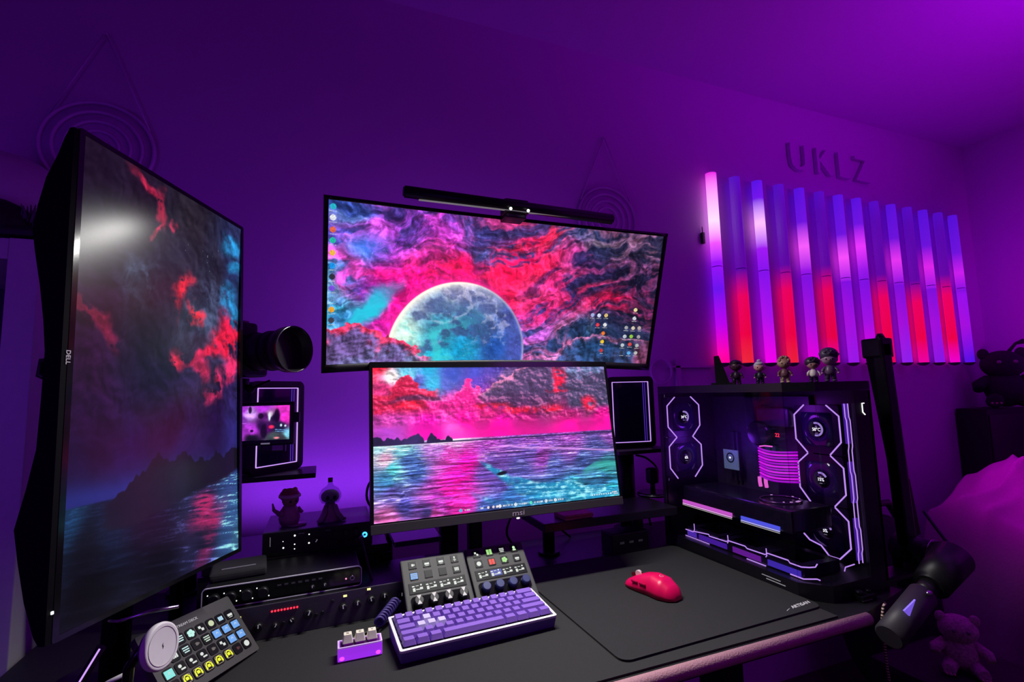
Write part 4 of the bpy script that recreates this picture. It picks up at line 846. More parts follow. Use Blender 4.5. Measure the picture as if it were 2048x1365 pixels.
for r in range(4):
    for c in range(8):
        kx=(c-3.5)*.0207; ky=.0240-r*.0200
        k=MB(TR(kx,ky,0)).prism(rrect(.0172,.0172,.0035,3),.0,.0012).build('lcd_key',KEYB,xl)
        if g[r][c]:
            kd,m=g[r][c]; iconmesh(kd,TR(kx,ky,.0016)@Matrix.Rotation(0,4,'Z')).build('icon',m,k)
            if kd=='phones': MB(TR(kx,ky,.0014)).frame(rrect(.0135,.0135,.002,2),rrect(.0122,.0122,.0015,2),0,.0003).build('icon_frame',mat('icon_tan',(.4,.32,.2),.5,emit=(.7,.6,.4),es=.3),k)
            if kd=='thumb': MB(TR(kx,ky,.0021)).tube([(-.002,-.001,0),(0,.002,0),(.002,-.001,0)],.0005,4).build('icon_detail',ICW,k)
text('STREAM DECK',.0062,PRINT,xl,TR(-.007,.0435,.0003),name='lettering',label='white product lettering',sx=1.1)
MB().lathe([(.0035,0),(.0044,0),(.0044,.0004),(.0035,.0004)],n=24,M=TR(-.0405,.0435,.0001)).build('logo_ring',PRINT,xl)
MB(TR(-.0405,.0435,.0002)).box((.0006,0,0),(.0032,.0008,.0005)).box((-.0006,-.0006,0),(.0008,.0024,.0005)).build('logo_mark',PRINT,xl)

# ------------------------------------------------------------------ wireless charger puck on its stand
n_=Vector((.88,-.44,.16)).normalized(); xx=Vector((0,0,1)).cross(n_).normalized(); R_=basis(xx,n_.cross(xx))
pk=thing('wireless_charger','round white charging puck on a stand in front of the large key pad','wireless charger',(-.168,.698,.926),R_); pk.scale=(.62,.62,.62)
MB().lathe([(.036,-.012),(.0395,-.010),(.0405,-.004),(.0395,0.0),(.037,.0016),(.0345,.0012),(.0,.0010)],n=56).build('puck',mat('puck_white',(.9,.89,.86),.5,var=.02),pk)
MB().lathe([(.0318,.0012),(.0328,.0012),(.0328,.0018),(.0318,.0018)],n=56).build('groove',mat('puck_grey',(.6,.58,.57),.5),pk)
MB(TR(0,0,.0012)).prism([(.0008,.005),(-.0022,.0004),(-.0002,.0004),(-.0010,-.005),(.0022,-.0004),(.0002,-.0004)],0,.0004).build('bolt_mark',mat('mark_dark',(.08,.06,.06),.5),pk)
MB().lathe([(.028,-.022),(.033,-.019),(.035,-.0125),(.010,-.0120)],n=40).build('back_shell',mat('shell_purple',(.10,.06,.16),.3),pk)
Rt=R_.transposed(); loc=Vector(pk.location); q=lambda p: (Rt@(Vector(p)-loc))/.62
MB().tube([q((-.186,.706,.928)),q((-.205,.72,.90)),q((-.212,.735,.83)),q((-.212,.74,.766))],.009,12).build('stem',BLKG,pk)
MB().cyl(q((-.215,.765,.7540)),q((-.215,.765,.768)),.055,.05,n=36).build('base',BLKG,pk)

# ------------------------------------------------------------------ mouse
d_=Vector((-.035,.13,0)).normalized()
ms=thing('mouse','bright red wireless computer mouse on the square mouse pad','mouse',(.688,.944,.7575),basis((d_.y,-d_.x,0),d_))
RED=mat('mouse_red',(.80,.003,.095),.34,var=.04)
def mouse_w(v): return np.interp(v,[-1,-.85,-.5,0,.45,.8,1],[.012,.024,.0315,.0285,.0300,.0285,.0235])
def mouse_h(v): return np.interp(v,[-1,-.85,-.5,-.1,.3,.7,1],[.009,.024,.0370,.0400,.0345,.0235,.0130])
mb=MB(); rings=[]
for i in range(25):
    v=-1+2*i/24; w_,h_=float(mouse_w(v)),float(mouse_h(v)); ring=[]
    for k in range(25):
        a=PI*k/24; cx=math.cos(a); sx=math.sin(a)
        x=w_*math.copysign(abs(cx)**.72,cx); z=.002+h_*(sx**.62)
        if .02<abs(cx)<.98 : x*=1-.06*math.sin(a*2)**2
        ring.append(mb.bm.verts.new((x,v*.0625,z)))
    rings.append(ring)
for A,B in zip(rings,rings[1:]):
    for k in range(24): mb.bm.faces.new((A[k],A[k+1],B[k+1],B[k])).smooth=True
    mb.bm.faces.new((A[0],B[0],B[24],A[24]))
mb.bm.faces.new(rings[0]); mb.bm.faces.new(rings[-1][::-1]); mb.build('shell',RED,ms)
mb=MB(); mb.prism([(float(mouse_w(v))*.93*s,v*.0605) for s,vs in ((1,np.linspace(-1,1,14)),(-1,np.linspace(1,-1,14))) for v in vs],0,.003).build('base',BLK,ms)
MB().cyl((-.0035,.040,.028),(.0035,.040,.028),.0085,n=24,bev=.001).build('scroll_wheel',mat('wheel_pale',(.75,.55,.6),.35),ms)
for y in (.0085,.030): MB().box((-.0290,y,.0215),(.004,.017,.0045),bev=.0018).build('side_button',mat('mouse_dark_red',(.45,.002,.06),.35),ms)
MB().box((0,.045,.0265),(.0006,.034,.008),R=RX(-.28)).build('button_gap',mat('mouse_gap',(.12,.0,.01),.6),ms)
MB(TR(.0,-.022,.0405)@Matrix.Rotation(.12,4,'X')).tube([(.0042*math.cos(a),.0042*math.sin(a),0) for a in np.linspace(.6,5.6,18)],.0006,5).tube([(.0042,.0,0),(.0012,.0,0)],.0006,5).build('logo_mark',mat('logo_pink',(.95,.45,.55),.4),ms)
# ------------------------------------------------------------------ computer
PX0,PX1,PY0,PY1,PZ0,PZ1=.953,1.175,.757,1.237,.7505,1.2105; CH=.045
pc=thing('computer','black glass computer tower with lilac lit fans on the desk, right','computer',(1.0675,.997,PZ0))
T=TR(-1.0675,-.997,-PZ0); CASE=mat('case_black',(.007,.006,.010),.35,bump=.05,bs=700)
foot=[(PX0,PY0+CH),(PX0+CH,PY0),(PX1,PY0),(PX1,PY1),(PX0,PY1)]
MB(T).prism(foot,PZ0,PZ0+.034).build('base',CASE,pc)
MB(T).prism(foot,PZ1-.020,PZ1).build('top_panel',CASE,pc)
MB(T).box((1.0675,PY1-.006,.98),(PX1-PX0,.012,.42)).build('rear_panel',CASE,pc)
MB(T).box((PX1-.004,(PY0+PY1)/2,.98),(.008,PY1-PY0,.42)).build('right_panel',CASE,pc)
MB(T).box((1.147,PY0+.004,.98),(.056,.008,.42)).build('front_strip',CASE,pc)
for (x,y) in ((PX0+.004,PY1-.006),):
    MB(T).box((x,y,.98),(.008,.012,.42)).build('pillar',CASE,pc)
MB(T).box((PX0+.002,(PY0+CH+PY1)/2,.988),(.004,PY1-PY0-CH-.002,.405)).build('side_glass',PANE,pc,'clear side glass')
MB(T).prism([(PX0,PY0+CH),(PX0+CH,PY0),(PX0+CH+.003,PY0+.003),(PX0+.004,PY0+CH+.002)],.785,1.190).build('corner_glass',PANE,pc,'clear angled corner glass')
MB(T).box(((PX0+CH+1.119)/2,PY0+.002,.988),(1.119-PX0-CH,.004,.405)).build('front_glass',PANE,pc,'clear front glass')
MB(T).tube([(1.150,PY0-.0006,1.160),(1.143,PY0-.0006,1.160),(1.143,PY0-.0006,1.140),(1.150,PY0-.0006,1.134)],.0012,6).build('power_mark',LEDW,pc)
for k,dy in ((0,.0),(1,.0)): MB(T).box((PX0-.0005,.87-k*.012,.772-k*.006),(.001,.05,.0016)).build('base_mark',mat('mark_grey',(.4,.4,.42),.4,emit=(.5,.5,.55),es=.12),pc)
INN=mat('inner_dark',(.055,.035,.085),.4,metal=.2,var=.2)
MB(T).box((1.155,1.06,.985),(.004,.33,.38)).build('motherboard_tray',INN,pc)
mb=MB(T); 
for k in range(9): mb.box((1.147,1.0+.02*(k%5),1.03+.035*(k//2%4)),(.014,.012+.004*(k%3),.026))
mb.box((1.146,1.14,1.0),(.012,.006,.14)).box((1.146,1.125,1.0),(.012,.006,.14)).box((1.145,.99,1.12),(.03,.10,.05),bev=.006).box((1.14,1.06,1.13),(.03,.03,.09),bev=.004)
mb.build('motherboard',INN,pc)
MB(T).cyl((1.15,1.03,1.075),(1.115,1.03,1.075),.033,n=40,bev=.002).build('cpu_cooler',mat('cooler',(.015,.01,.02),.2),pc)
text('22',.014,LEDR,pc,T@TR(1.120,.968,1.074)@Matrix(((0,0,-1,0),(-1,0,0,0),(0,1,0,0),(0,0,0,1))),name='red_digits',label='small red lit digits')
FX=Matrix(((0,0,-1,0),(-1,0,0,0),(0,1,0,0),(0,0,0,1)))   # local x->-Y, y->Z, z->-X
pl=MB(T@TR(1.120,1.132,.992)@FX).box((0,0,0),(.054,.056,.004),bev=.001).build('status_plate',mat('plate_steel',(.14,.20,.26),.4,emit=(.15,.24,.32),es=.35,bump=.4,bs=500,var=.4),pc,'pale square plate with a round dial')
MB(T@TR(1.1175,1.132,.998)@FX).lathe([(.011,0),(.0145,0),(.0145,.001),(.011,.001)],n=28).lathe([(0,0),(.004,0),(.004,.001),(0,.001)],n=16).build('plate_dial',mat('dial_dark',(.01,.02,.03),.3),pl)
MB(T@TR(1.1165,1.132,.998)@FX).cyl((0,0,0),(0,0,.0012),.003,n=12).build('plate_dot',LEDW,pl)
def seg(mb,a,b,w=.0026,z=.0):
    a=Vector((a[0],a[1],z));b=Vector((b[0],b[1],z));d=b-a;L_=d.length
    mb.box((a+b)/2,(L_+w*.6,w,.002),R=Matrix.Rotation(math.atan2(d.y,d.x),3,'Z'))
def fan(M,lines,num,arc,numsize=.0115,ring=True,side=None,lab=None):
    f=MB(T@M); o=rrect(.119,.119,.006,3)
    f.frame(o,[(.056*math.cos(math.atan2(y,x)),.056*math.sin(math.atan2(y,x))) for x,y in o],-.025,-.001)
    fo=f.build('fan',mat('fan_black',(.012,.006,.028),.3),pc,lab)
    MB(T@M).lathe([(.0575,-.004),(.0575,-.002),(.0,-.002),(.0,-.004)],n=36).build('fan_disc',mat('fan_mirror',(.035,.012,.11),.14,coat=.6),fo)
    mb=MB(T@M)
    for k in range(9): mb.box((.035*math.cos(k*.698),.035*math.sin(k*.698),-.012),(.042,.016,.003),R=Matrix.Rotation(k*.698,3,'Z')@RX(.5))
    mb.build('blades',mat('blade',(.02,.01,.05),.4),fo)
    mb=MB(T@M); 
    for a,b in lines: seg(mb,a,b)
    mb.build('light_outline',LEDP,fo)
    MB(T@M).lathe([(0,-.0018),(.020,-.0018),(.020,.0005),(0,.0008)],n=36).build('dial_glass',mat('dial_back',(.004,.003,.010),.15),fo)
    if arc:
        a0,a1=arc; pts=[(.0155*math.cos(a),.0155*math.sin(a)) for a in np.linspace(a0,a1,16)]
        mb=MB(T@M)
        for a,b in zip(pts,pts[1:]): seg(mb,a,b,.0042,.0012)
        mb.build('gauge_arc',emis('gauge_lilac',(.45,.30,.80),.9),fo)
    text(num,numsize,LEDW,fo,T@M@TR(0,-.001,.0013),name='gauge_number',ext=.0003,sx=.9,label='small white lit reading')
    MB(T@M).box((0,-.010,.0014),(.008,.0012,.0004)).box((0,.0065,.0014),(.005,.001,.0004)).build('gauge_label',mat('gauge_dim',(.3,.3,.35),.5,emit=(.5,.5,.6),es=.5),fo)
c=.0595
full_l=[((-.030,c),(-c,.034)),((-c,.034),(-c,-.028)),((-c,-.028),(-.030,-c))]
full_r=[((.030,c),(c,.034)),((c,.034),(c,-.028)),((c,-.028),(.030,-c))]
full_l2=[((-.030,c),(-c,.034)),((-c,.034),(-c,-.028)),((-c,-.028),(-.034,-c))]
FXM=lambda y,z: TR(1.150,y,z)@FX
fan(FXM(.878,1.094),full_l+full_r,'50°C',(PI/2+.25,-PI/2-.2))
fan(FXM(.878,.972),full_l2+full_r,'15%',(PI/2+.25,PI/6))
fan(FXM(.878,.850),full_r+[((-c,-.022),(-.045,-.034)),((-.045,-.034),(-.015,-.040)),((-.015,-.040),(.004,-c)),((.004,-c),(.03,-c))],'5%',(PI/2+.25,PI/9))
FYM=lambda x,z: TR(x,1.205,z)@FACE
fan(FYM(1.0185,1.118),full_l+full_r,'34°C',(PI/2+.1,-PI/4))
fan(FYM(1.0185,.998),full_l2+full_r,'6%',None)
# light strips along the fan edges
def strip(mb,a,b,w,R=None): pass
mb=MB(T)
for x in (1.100,1.112):
    P=[(x,.768,1.160),(x,.768,1.130),(x+.003,.768,1.122),(x+.003,.768,1.065),(x,.768,1.055),(x,.768,1.010),(x+.003,.768,1.0),(x+.003,.768,.950),(x,.768,.942),(x,.768,.890),(x+.003,.768,.882),(x+.003,.768,.84),(x,.768,.832),(x,.768,.812)]
    mb.tube(P,.0012,6)
mb.build('light_strip',LEDP,pc,'vertical lilac light strip at the front corner')
MB(T).box((1.107,.772,1.115),(.011,.004,.09)).box((1.107,.772,.985),(.011,.004,.09)).box((1.107,.772,.862),(.011,.004,.09)).build('light_bar',emis('led_deepviolet',(.12,.02,.62),.55),pc)
mb=MB(T)
for x in (.9675,): 
    for P in ([(x,1.226,1.186),(x,1.226,1.06),(x,1.220,1.05),(x,1.226,1.03),(x,1.226,.93)],): mb.tube(P,.0011,6)
mb.build('light_strip',LEDP,pc,'lilac light strip at the rear edge')
MB(T).box((.970,1.228,1.05),(.004,.005,.25)).build('light_bar',emis('led_deepviolet',(.12,.02,.62),.55),pc)
# bottom fans seen from the side
x=.972; mb=MB(T); U=[(1.170,.801),(1.140,.801),(1.137,.803),(1.08,.809),(1.078,.805),(1.018,.807),(1.012,.811),(.958,.812),(.952,.808),(.900,.809),(.893,.814),(.838,.8145),(.834,.810),(.806,.810)]
U=[(a,b+.002) for a,b in U]; mb.tube([(x,a,b) for a,b in U],.0013,6)
mb.tube([(x,.806,.812),(x+.010,.795,.813),(x+.018,.787,.815),(x+.021,.784,.822)],.0013,6)
for y in (1.134,1.012,.895): mb.tube([(x,y+.003,.806),(x,y,.810),(x,y+.0005,.826)],.0011,6)
mb.tube([(x,1.172,.786),(x,1.08,.786)],.0010,6).tube([(x,1.075,.783),(x,1.02,.783)],.0014,6).tube([(x,.955,.785),(x,.90,.785)],.0014,6).tube([(x,.835,.788),(x,.803,.788),(x+.018,.785,.791),(x+.022,.781,.789)],.0013,6)
mb.tube([(1.052,.768,.803),(1.056,.768,.811),(1.085,.768,.813)],.0012,6)
mb.build('light_strip',LEDP,pc,'zigzag lilac light strips along the floor fans')
for y0,y1,m in ((1.165,1.13,LEDV),(1.12,1.02,emis('led_deepviolet',(.12,.02,.62),.55)),(1.0,.915,emis('led_purple2',(.30,.02,.62),.5)),(.895,.810,emis('led_blueviolet',(.09,.04,.75),.6))):
    MB(T).box((x+.002,(y0+y1)/2,.795),(.002,y0-y1,.013)).build('light_bar',m,pc)
for y in (1.11,.985,.865): MB(T).frame([(a+1.035,b+y) for a,b in rrect(.118,.118,.004,2)],[(.054*math.cos(math.atan2(b,a))+1.035,.054*math.sin(math.atan2(b,a))+y) for a,b in rrect(.118,.118,.004,2)],.786,.811).build('floor_fan',mat('fan_black',(.012,.006,.028),.3),pc)
# graphics card
gp=MB(T).box((1.062,1.02,.893),(.134,.36,.052),bev=.006).build('graphics_card',mat('card_black',(.014,.010,.022),.25,var=.15),pc)
for y0,y1,m1 in ((1.20,1.015,emis('card_pink',(.75,.12,.72),1.0)),(.985,.872,emis('card_blue',(.10,.12,.95),1.0))):
    MB(T).box((.9935,(y0+y1)/2,.874),(.003,y0-y1,.008)).build('card_light',m1,gp)
    MB(T).box((.9925,(y0+y1)/2,.8675),(.003,y0-y1,.0022)).build('card_light_line',emis('card_line',(1,.45,.95),1.1) if y0>1.1 else emis('card_line2',(.5,.5,1),1.1),gp)
    MB(T).box((.9920,(y0+y1)/2,.8635),(.002,y0-y1,.0010)).build('card_white_line',emis('card_pale',(.7,.7,.6),.8),gp)
MB(T).lathe([(.044,.9205),(.048,.9205),(.048,.923),(.044,.923)],n=40,M=TR(1.07,.93,0)).build('reflected_fan_ring',mat('ring_glint',(.25,.12,.30),.2,metal=.8),gp)  # ring modelled in place of a fan's reflection over the card
mb=MB(T)
for a,l in ((4.0,.004),(4.4,.006),(4.9,.014),(5.7,.004),(6.3,.005),(1.2,.005)): mb.box((1.07+.043*math.cos(a),.93+.043*math.sin(a),.924),(l*.4,l,.0015),R=RZ(a))
mb.build('reflected_fan_glints',emis('glint',(.8,.4,.9),.8),gp)  # small glowing bits imitate glints of that reflection
# glowing cable extension
for k in range(11):
    z=1.040-k*.0072; mb=MB(T); P=[(1.090-.018*math.sin(PI*j/12),1.004-.116*j/12,z-.0035*math.sin(PI*j/12)) for j in range(13)]
    mb.tube(P,.0026,6).build('glow_cable',emis('coil_a',(.85,.008,.95),1.0) if k%2 else emis('coil_b',(.50,.0,.75),.9),pc,'glowing magenta cable')
for y in (1.003,.984): MB(T).tube([(1.085,y,.965),(1.085,y,.952),(1.087,y,.940)],.0045,8).build('glow_cable',emis('coil_c',(1,.15,.75),1.0),pc)
MB(T).tube([(1.092,1.002,1.044),(1.092,.985,1.047),(1.092,.962,1.047)],.002,6).build('glow_cable',emis('coil_c',(1,.15,.75),1.0),pc)
point('computer_inner_glow',(1.08,.94,1.14),(.40,.03,1.0),.16,.02); point('computer_rear_glow',(1.08,1.10,1.05),(.25,.03,1.0),.22,.02)
# USB cable behind, thin
for i,(P,lab) in enumerate((([(.53,1.38,.7535),(.50,1.37,.80),(.52,1.36,.86),(.60,1.38,.93),(.64,1.42,.97)],'thin black cable looping up behind the flat monitor, left of tray'),([(.72,1.40,.754),(.66,1.38,.80),(.60,1.38,.83),(.56,1.39,.90),(.58,1.42,.98)],'thin black cable crossing behind the wide tray'),([(1.02,1.40,.754),(1.0,1.38,.84),(1.03,1.36,.93),(1.0,1.37,.975),(.975,1.40,.985)],'black cable looping beside the post, left of the computer'),([(.155,1.40,.754),(.150,1.41,.86),(.115,1.42,.925),(.13,1.43,.975),(.19,1.43,.99)],'black cable curling up at the left edge of the flat monitor'))):
    t=thing('power_cable',lab,'cable',P[0],None,'loose cables behind the monitors'); pp=[]
    V_=[Vector(p)-Vector(P[0]) for p in P]
    for a in range(len(V_)-1):
        p0=V_[max(a-1,0)];p1=V_[a];p2=V_[a+1];p3=V_[min(a+2,len(V_)-1)]
        for s in range(6):
            u=s/6; pp.append(.5*((2*p1)+(p2-p0)*u+(2*p0-5*p1+4*p2-p3)*u*u+(3*p1-p0-3*p2+p3)*u**3))
    pp.append(V_[-1]); MB().tube(pp,.0035,7).build('cord',BLK,t)
t=thing('webcam','small round dark gadget with a thin ring base, below the right glowing frame','webcam',(.985,1.33,.8685))
MB().cyl((0,0,0),(0,0,.010),.05,.045,n=28).build('base',BLKG,t); MB().tube([(.05*math.cos(a),.05*math.sin(a),.005) for a in np.linspace(0,2*PI,30)],.0012,5,closed=True).build('ring',RIM,t)
MB().box((0,0,.06),(.035,.03,.05),bev=.01).cyl((0,0,.01),(0,0,.04),.008).build('head',BLK,t)

# ------------------------------------------------------------------ light tubes on the wall
def tube_mat(i,stops,strength):
    m=bpy.data.materials.new('light_tube_%d'%i); m.use_nodes=True; nt=m.node_tree; b=nt.nodes['Principled BSDF']; b.inputs['Base Color'].default_value=(.22,.20,.24,1); b.inputs['Roughness'].default_value=.5
    tc=nt.nodes.new('ShaderNodeTexCoord'); sp=nt.nodes.new('ShaderNodeSeparateXYZ'); mp=nt.nodes.new('ShaderNodeMapRange'); mp.inputs['From Min'].default_value=.82; mp.inputs['From Max'].default_value=0
    r=nt.nodes.new('ShaderNodeValToRGB'); cr=r.color_ramp
    while len(cr.elements)>1: cr.elements.remove(cr.elements[-1])
    cr.elements[0].position=stops[0][0]; cr.elements[0].color=(*lin(stops[0][1]),1)
    for p_,c_ in stops[1:]:
        e=cr.elements.new(p_); e.color=(*lin(c_),1)
    nt.links.new(tc.outputs['Object'],sp.inputs[0]); nt.links.new(sp.outputs['Z'],mp.inputs['Value']); nt.links.new(mp.outputs[0],r.inputs[0]); nt.links.new(r.outputs[0],b.inputs['Emission Color']); b.inputs['Emission Strength'].default_value=strength
    return m
A_=lambda m0,hot='#ff70ff',bot='#e400e0',mid='#9818e8':[(0,'#4c10d8'),(m0-.14,'#6814dc'),(m0,hot),(m0+.14,mid),(.52,'#7a10e0'),(.75,'#a010e0'),(.97,bot)]
B_=lambda f,bot='#ff0030':[(0,'#4c0cc8'),(.12,'#5008b0'),(f-.04,'#5c06a4'),(f+.10,'#ff0048'),(.85,'#ff0018'),(.98,bot)]
TUBES=[([(0,'#e020d8'),(.12,'#ffa0ff'),(.26,'#ffd8ff'),(.38,'#e850ff'),(.48,'#9010e8'),(.62,'#6010e0'),(.8,'#b000e0'),(.98,'#ff0090')],1.25),
 (B_(.55,'#ff2818'),1.0),(A_(.24,'#ffc0ff'),1.2),(B_(.50,'#ff2010'),1.0),(A_(.34,'#ff60ff'),1.05),(B_(.48,'#ff00a0'),.95),(A_(.38,'#ff50ff','#9818e8'),1.05),(A_(.30,'#f038ff'),1.05),(B_(.50,'#ff0030'),1.0),(A_(.36,'#f038f8','#9020f0'),1.0),(B_(.52,'#ff00a0'),1.0),(A_(.38,'#e828f0','#8818e8'),1.0),(B_(.46,'#ff00d0'),1.0),(A_(.40,'#d020f0','#5010e8','#9010f0'),1.0)]
for i,(st,sg) in enumerate(TUBES):
    x=1.545+.1315*i; dim=(st[0][1]=='#4c0cc8')
    red='red lower half' if dim else 'pink glow in its upper half'
    lab='%s of the wall light tubes, %s'%(('leftmost','second from left','third from left','fourth from left','fifth from left','sixth from left','seventh from left','seventh from right','sixth from right','fifth from right','fourth from right','third from right','second from right','rightmost')[i],red)
    t=thing('light_tube',lab,'wall light',(x,1.566,1.300),None,'light tubes on the back wall')
    m=tube_mat(i,st,sg*(.80 if dim else .88)); arc=[(.024*math.cos(a),-.024*math.sin(a)) for a in np.linspace(-.25,PI+.25,14)]
    for z0,z1 in ((0,.407),(.411,.82)): MB().prism(arc,z0,z1,Matrix.Identity(4)).build('diffuser',m,t)
    MB().prism([(a*.9,b*.9) for a,b in arc],.405,.413).build('joint',mat('joint_violet',(.20,.05,.45),.4),t)
    MB().box((0,.006,.41),(.016,.010,.80)).build('mount',mat('mount_dark',(.05,.05,.05),.5),t); mbk=tube_mat(100+i,st,sg*(1.6 if dim else 1.1)); MB().box((0,.0125,.41),(.020,.003,.80)).build('back_light',mbk,t,'wall facing light strip')
    MB().lathe([(.0,-.014),(.016,-.010),(.026,-.001),(.026,.003),(0,.003)],n=20).build('end_cap',mat('cap_dark',(.10,.06,.12),.5),t)

# ------------------------------------------------------------------ wall decorations
WLET=mat('letter_plaster',(.60,.24,.68),.6,var=.04)
for i,(s,x,z) in enumerate((('U',2.115,2.287),('K',2.285,2.290),('L',2.425,2.292),('Z',2.570,2.292))):
    t=thing('wall_letter',"pale raised letter %s above the light tubes, %s of four"%(s,('first','second','third','last')[i]),'letter',(x,1.588,z),None,'letters on the wall')
    text(s,.19,WLET,t,FACE,name='letter_body',ext=.009)
def hanging(label,x,z,r,nz):
    t=thing('wall_hanging',label,'wall decoration',(x,1.592,nz))
    MB().cyl((0,.006,0),(0,-.012,0),.004,n=10).build('nail',WLET,t)
    MB().tube([(0,-.008,0),(-r*.85,-.006,z-nz+r*.5)],.0022,6).tube([(0,-.008,0),(r*.85,-.006,z-nz+r*.5)],.0022,6).build('cord',WLET,t)
    M=TR(0,-.001,z-nz)@FACE; mb=MB(M); mb.lathe([(0,0),(r*.97,0),(r*.97,.004),(0,.004)],n=48)
    for q in (.96,.76,.56,.36,.18): mb.lathe([(r*q-.008,.003),(r*q-.004,.011),(r*q+.001,.011),(r*q+.004,.003)],n=48)
    mb.build('disc',WLET,t)
hanging('faint round wall hanging on a cord above the portrait monitor',-.585,1.90,.135,2.235)
hanging('faint round wall hanging on a cord above the ultrawide monitor',1.03,1.87,.135,2.21)
t=thing('wall_ring','faint pale ring fixture on the wall left of the light tubes','wall decoration',(1.24,1.585,1.272))
MB(FACE).lathe([(.046,0),(.052,0),(.052,.010),(.046,.010)],n=36).build('ring',WLET,t)
MB().box((.09,.008,-.06),(.022,.012,.22)).box((.16,.008,.018),(.22,.012,.008)).build('rail',WLET,t)
t=thing('wall_clip','small dark clip on the wall at the left edge of the tubes','clip',(1.505,1.592,1.84))
MB().box((0,0,0),(.014,.014,.05),bev=.003).build('body',BLK,t); MB().cyl((0,.0,.025),(0,.0,.05),.002,n=6).build('pin',BLK,t)

# ------------------------------------------------------------------ boom arm and microphone
at_=thing('boom_arm','tall black folded microphone arm standing right of the computer','microphone arm',(1.245,.85,.7005)); TA=TR(-1.245,-.85,-.7005)
ARM=mat('arm_black',(.014,.012,.018),.28,metal=.3)
def beam(mb,a,b,w,d,bev=.004):
    a=Vector(a);b=Vector(b);z=(b-a).normalized(); x=z.cross(Vector((0,1,0))).normalized()*1; y=z.cross(x)
    mb.box((a+b)/2,(w,d,(b-a).length),R=Matrix((x,y,z)).transposed(),bev=bev)
mb=MB(TA); beam(mb,(1.300,.80,1.305),(1.322,.80,.80),.034,.026); mb.build('upper_beam',ARM,at_)
mb=MB(TA); beam(mb,(1.322,.832,1.285),(1.395,.832,.82),.036,.026); mb.build('lower_beam',ARM,at_)
mb=MB(TA); mb.box((1.304,.812,1.292),(.046,.05,.05),bev=.006).cyl((1.300,.80,1.31),(1.300,.80,1.328),.014,.006,n=12); mb.build('top_joint',ARM,at_)
mb=MB(TA); beam(mb,(1.3185,.790,1.24),(1.334,.790,.97),.003,.003,0); mb.build('edge_trim',mat('trim_silver',(.5,.5,.5),.3,metal=1),at_)
mb=MB(TA); mb.cyl((1.335,.755,.80),(1.335,.835,.80),.034,n=24,bev=.003).cyl((1.365,.745,.775),(1.365,.80,.775),.020,n=20,bev=.002).box((1.325,.80,.755),(.06,.05,.08),bev=.008).cyl((1.31,.79,.70),(1.31,.79,.78),.017,n=16); mb.build('base_joint',ARM,at_)
MB(TA).tube([(1.335+.030*math.cos(a),.753,.805+.030*math.sin(a)) for a in np.linspace(.3,2.6,12)],.0016,5).build('joint_ring',RIM,at_)
MB(TA).sph((1.372,.744,.778),.003).sph((1.302,.752,.805),.003).build('rivet',RIM,at_)
MB(TA).box((1.248,.80,.7568),(.136,.05,.012),bev=.003).box((1.215,.80,.735),(.03,.05,.04),bev=.003).build('desk_clamp',ARM,at_)
MB(TA).tube([(1.335,.765,.90),(1.350,.750,.86),(1.372,.742,.825),(1.385,.74,.815)],.004,8).build('cable_guide',mat('guide_grey',(.16,.15,.22),.3),at_)
mc=thing('microphone','dark grey cylinder microphone hanging from the arm, lower right','microphone',(1.07,.66,.75)); TM=TR(-1.07,-.66,-.75)
a=Vector((1.000,.655,.728)); b=Vector((1.135,.668,.778)); d=(b-a).normalized()
MB(TM).cyl(a,b,.0245,n=32,bev=.003).build('body',mat('mic_grey',(.045,.040,.050),.5,var=.05),mc)
MB(TM).cyl(b,b+d*.03,.018,n=24).cyl(b+d*.03,b+d*.15,.031,.038,n=28,bev=.008).build('shock_mount',BLK,mc)
MB(TM).tube([b+d*.10,(1.26,.70,.80),(1.325,.77,.765)],.008,8).build('joint',ARM,mc)
MB(TM).prism([(-.017,-.003),(.019,.011),(-.003,-.015)],0,.003,TR(1.040,.640,.781)@FACE).build('logo_plate',mat('plate_violet',(.3,.25,.8),.3,emit=(.22,.12,.85),es=.7),mc,'small violet lit triangle plate')
MB(TM).sph((1.115,.645,.792),.005,(1.5,1,1)).build('screw',RIM,mc)
t=thing('mic_cable','brown and white braided cable hanging off the desk corner','cable',(1.085,.715,.756))
BR=bpy.data.materials.new('braided'); BR.use_nodes=True; nt=BR.node_tree; bb=nt.nodes['Principled BSDF']; wv=nt.nodes.new('ShaderNodeTexWave'); wv.bands_direction='Z'; wv.inputs['Scale'].default_value=60; wv.inputs['Distortion'].default_value=.5
rr=nt.nodes.new('ShaderNodeValToRGB'); rr.color_ramp.elements[0].color=(.03,.012,.008,1); rr.color_ramp.elements[1].color=(.75,.55,.45,1); rr.color_ramp.elements[0].position=.55; rr.color_ramp.elements[1].position=.7
tc=nt.nodes.new('ShaderNodeTexCoord'); nt.links.new(tc.outputs['Object'],wv.inputs[0]); nt.links.new(wv.outputs['Fac'],rr.inputs[0]); nt.links.new(rr.outputs[0],bb.inputs['Base Color']); bb.inputs['Roughness'].default_value=.7
MB().tube([(.0,-.004,-.002),(-.014,-.008,-.006),(-.026,-.012,-.022),(-.030,-.014,-.06),(-.030,-.014,-.10),(-.026,-.014,-.15),(-.020,-.014,-.25),(-.015,-.014,-.40)],.0027,8).build('cord',BR,t)
MB().tube([(.012,-.004,-.034),(.0,-.008,-.036),(-.012,-.012,-.048)],.0022,8).build('loose_loop',BR,t)
t=thing('cable_clamp','small black and silver clamp on the right front desk corner','clamp',(1.075,.745,.7505))
MB().box((0,0,.006),(.045,.022,.012),bev=.002).cyl((-.016,0,.012),(-.016,0,.020),.007,n=14).cyl((.012,0,.012),(.012,0,.018),.005,n=14).build('body',BLKM,t)
MB().box((-.010,-.0115,.004),(.030,.001,.002)).build('silver_edge',RIM,t)

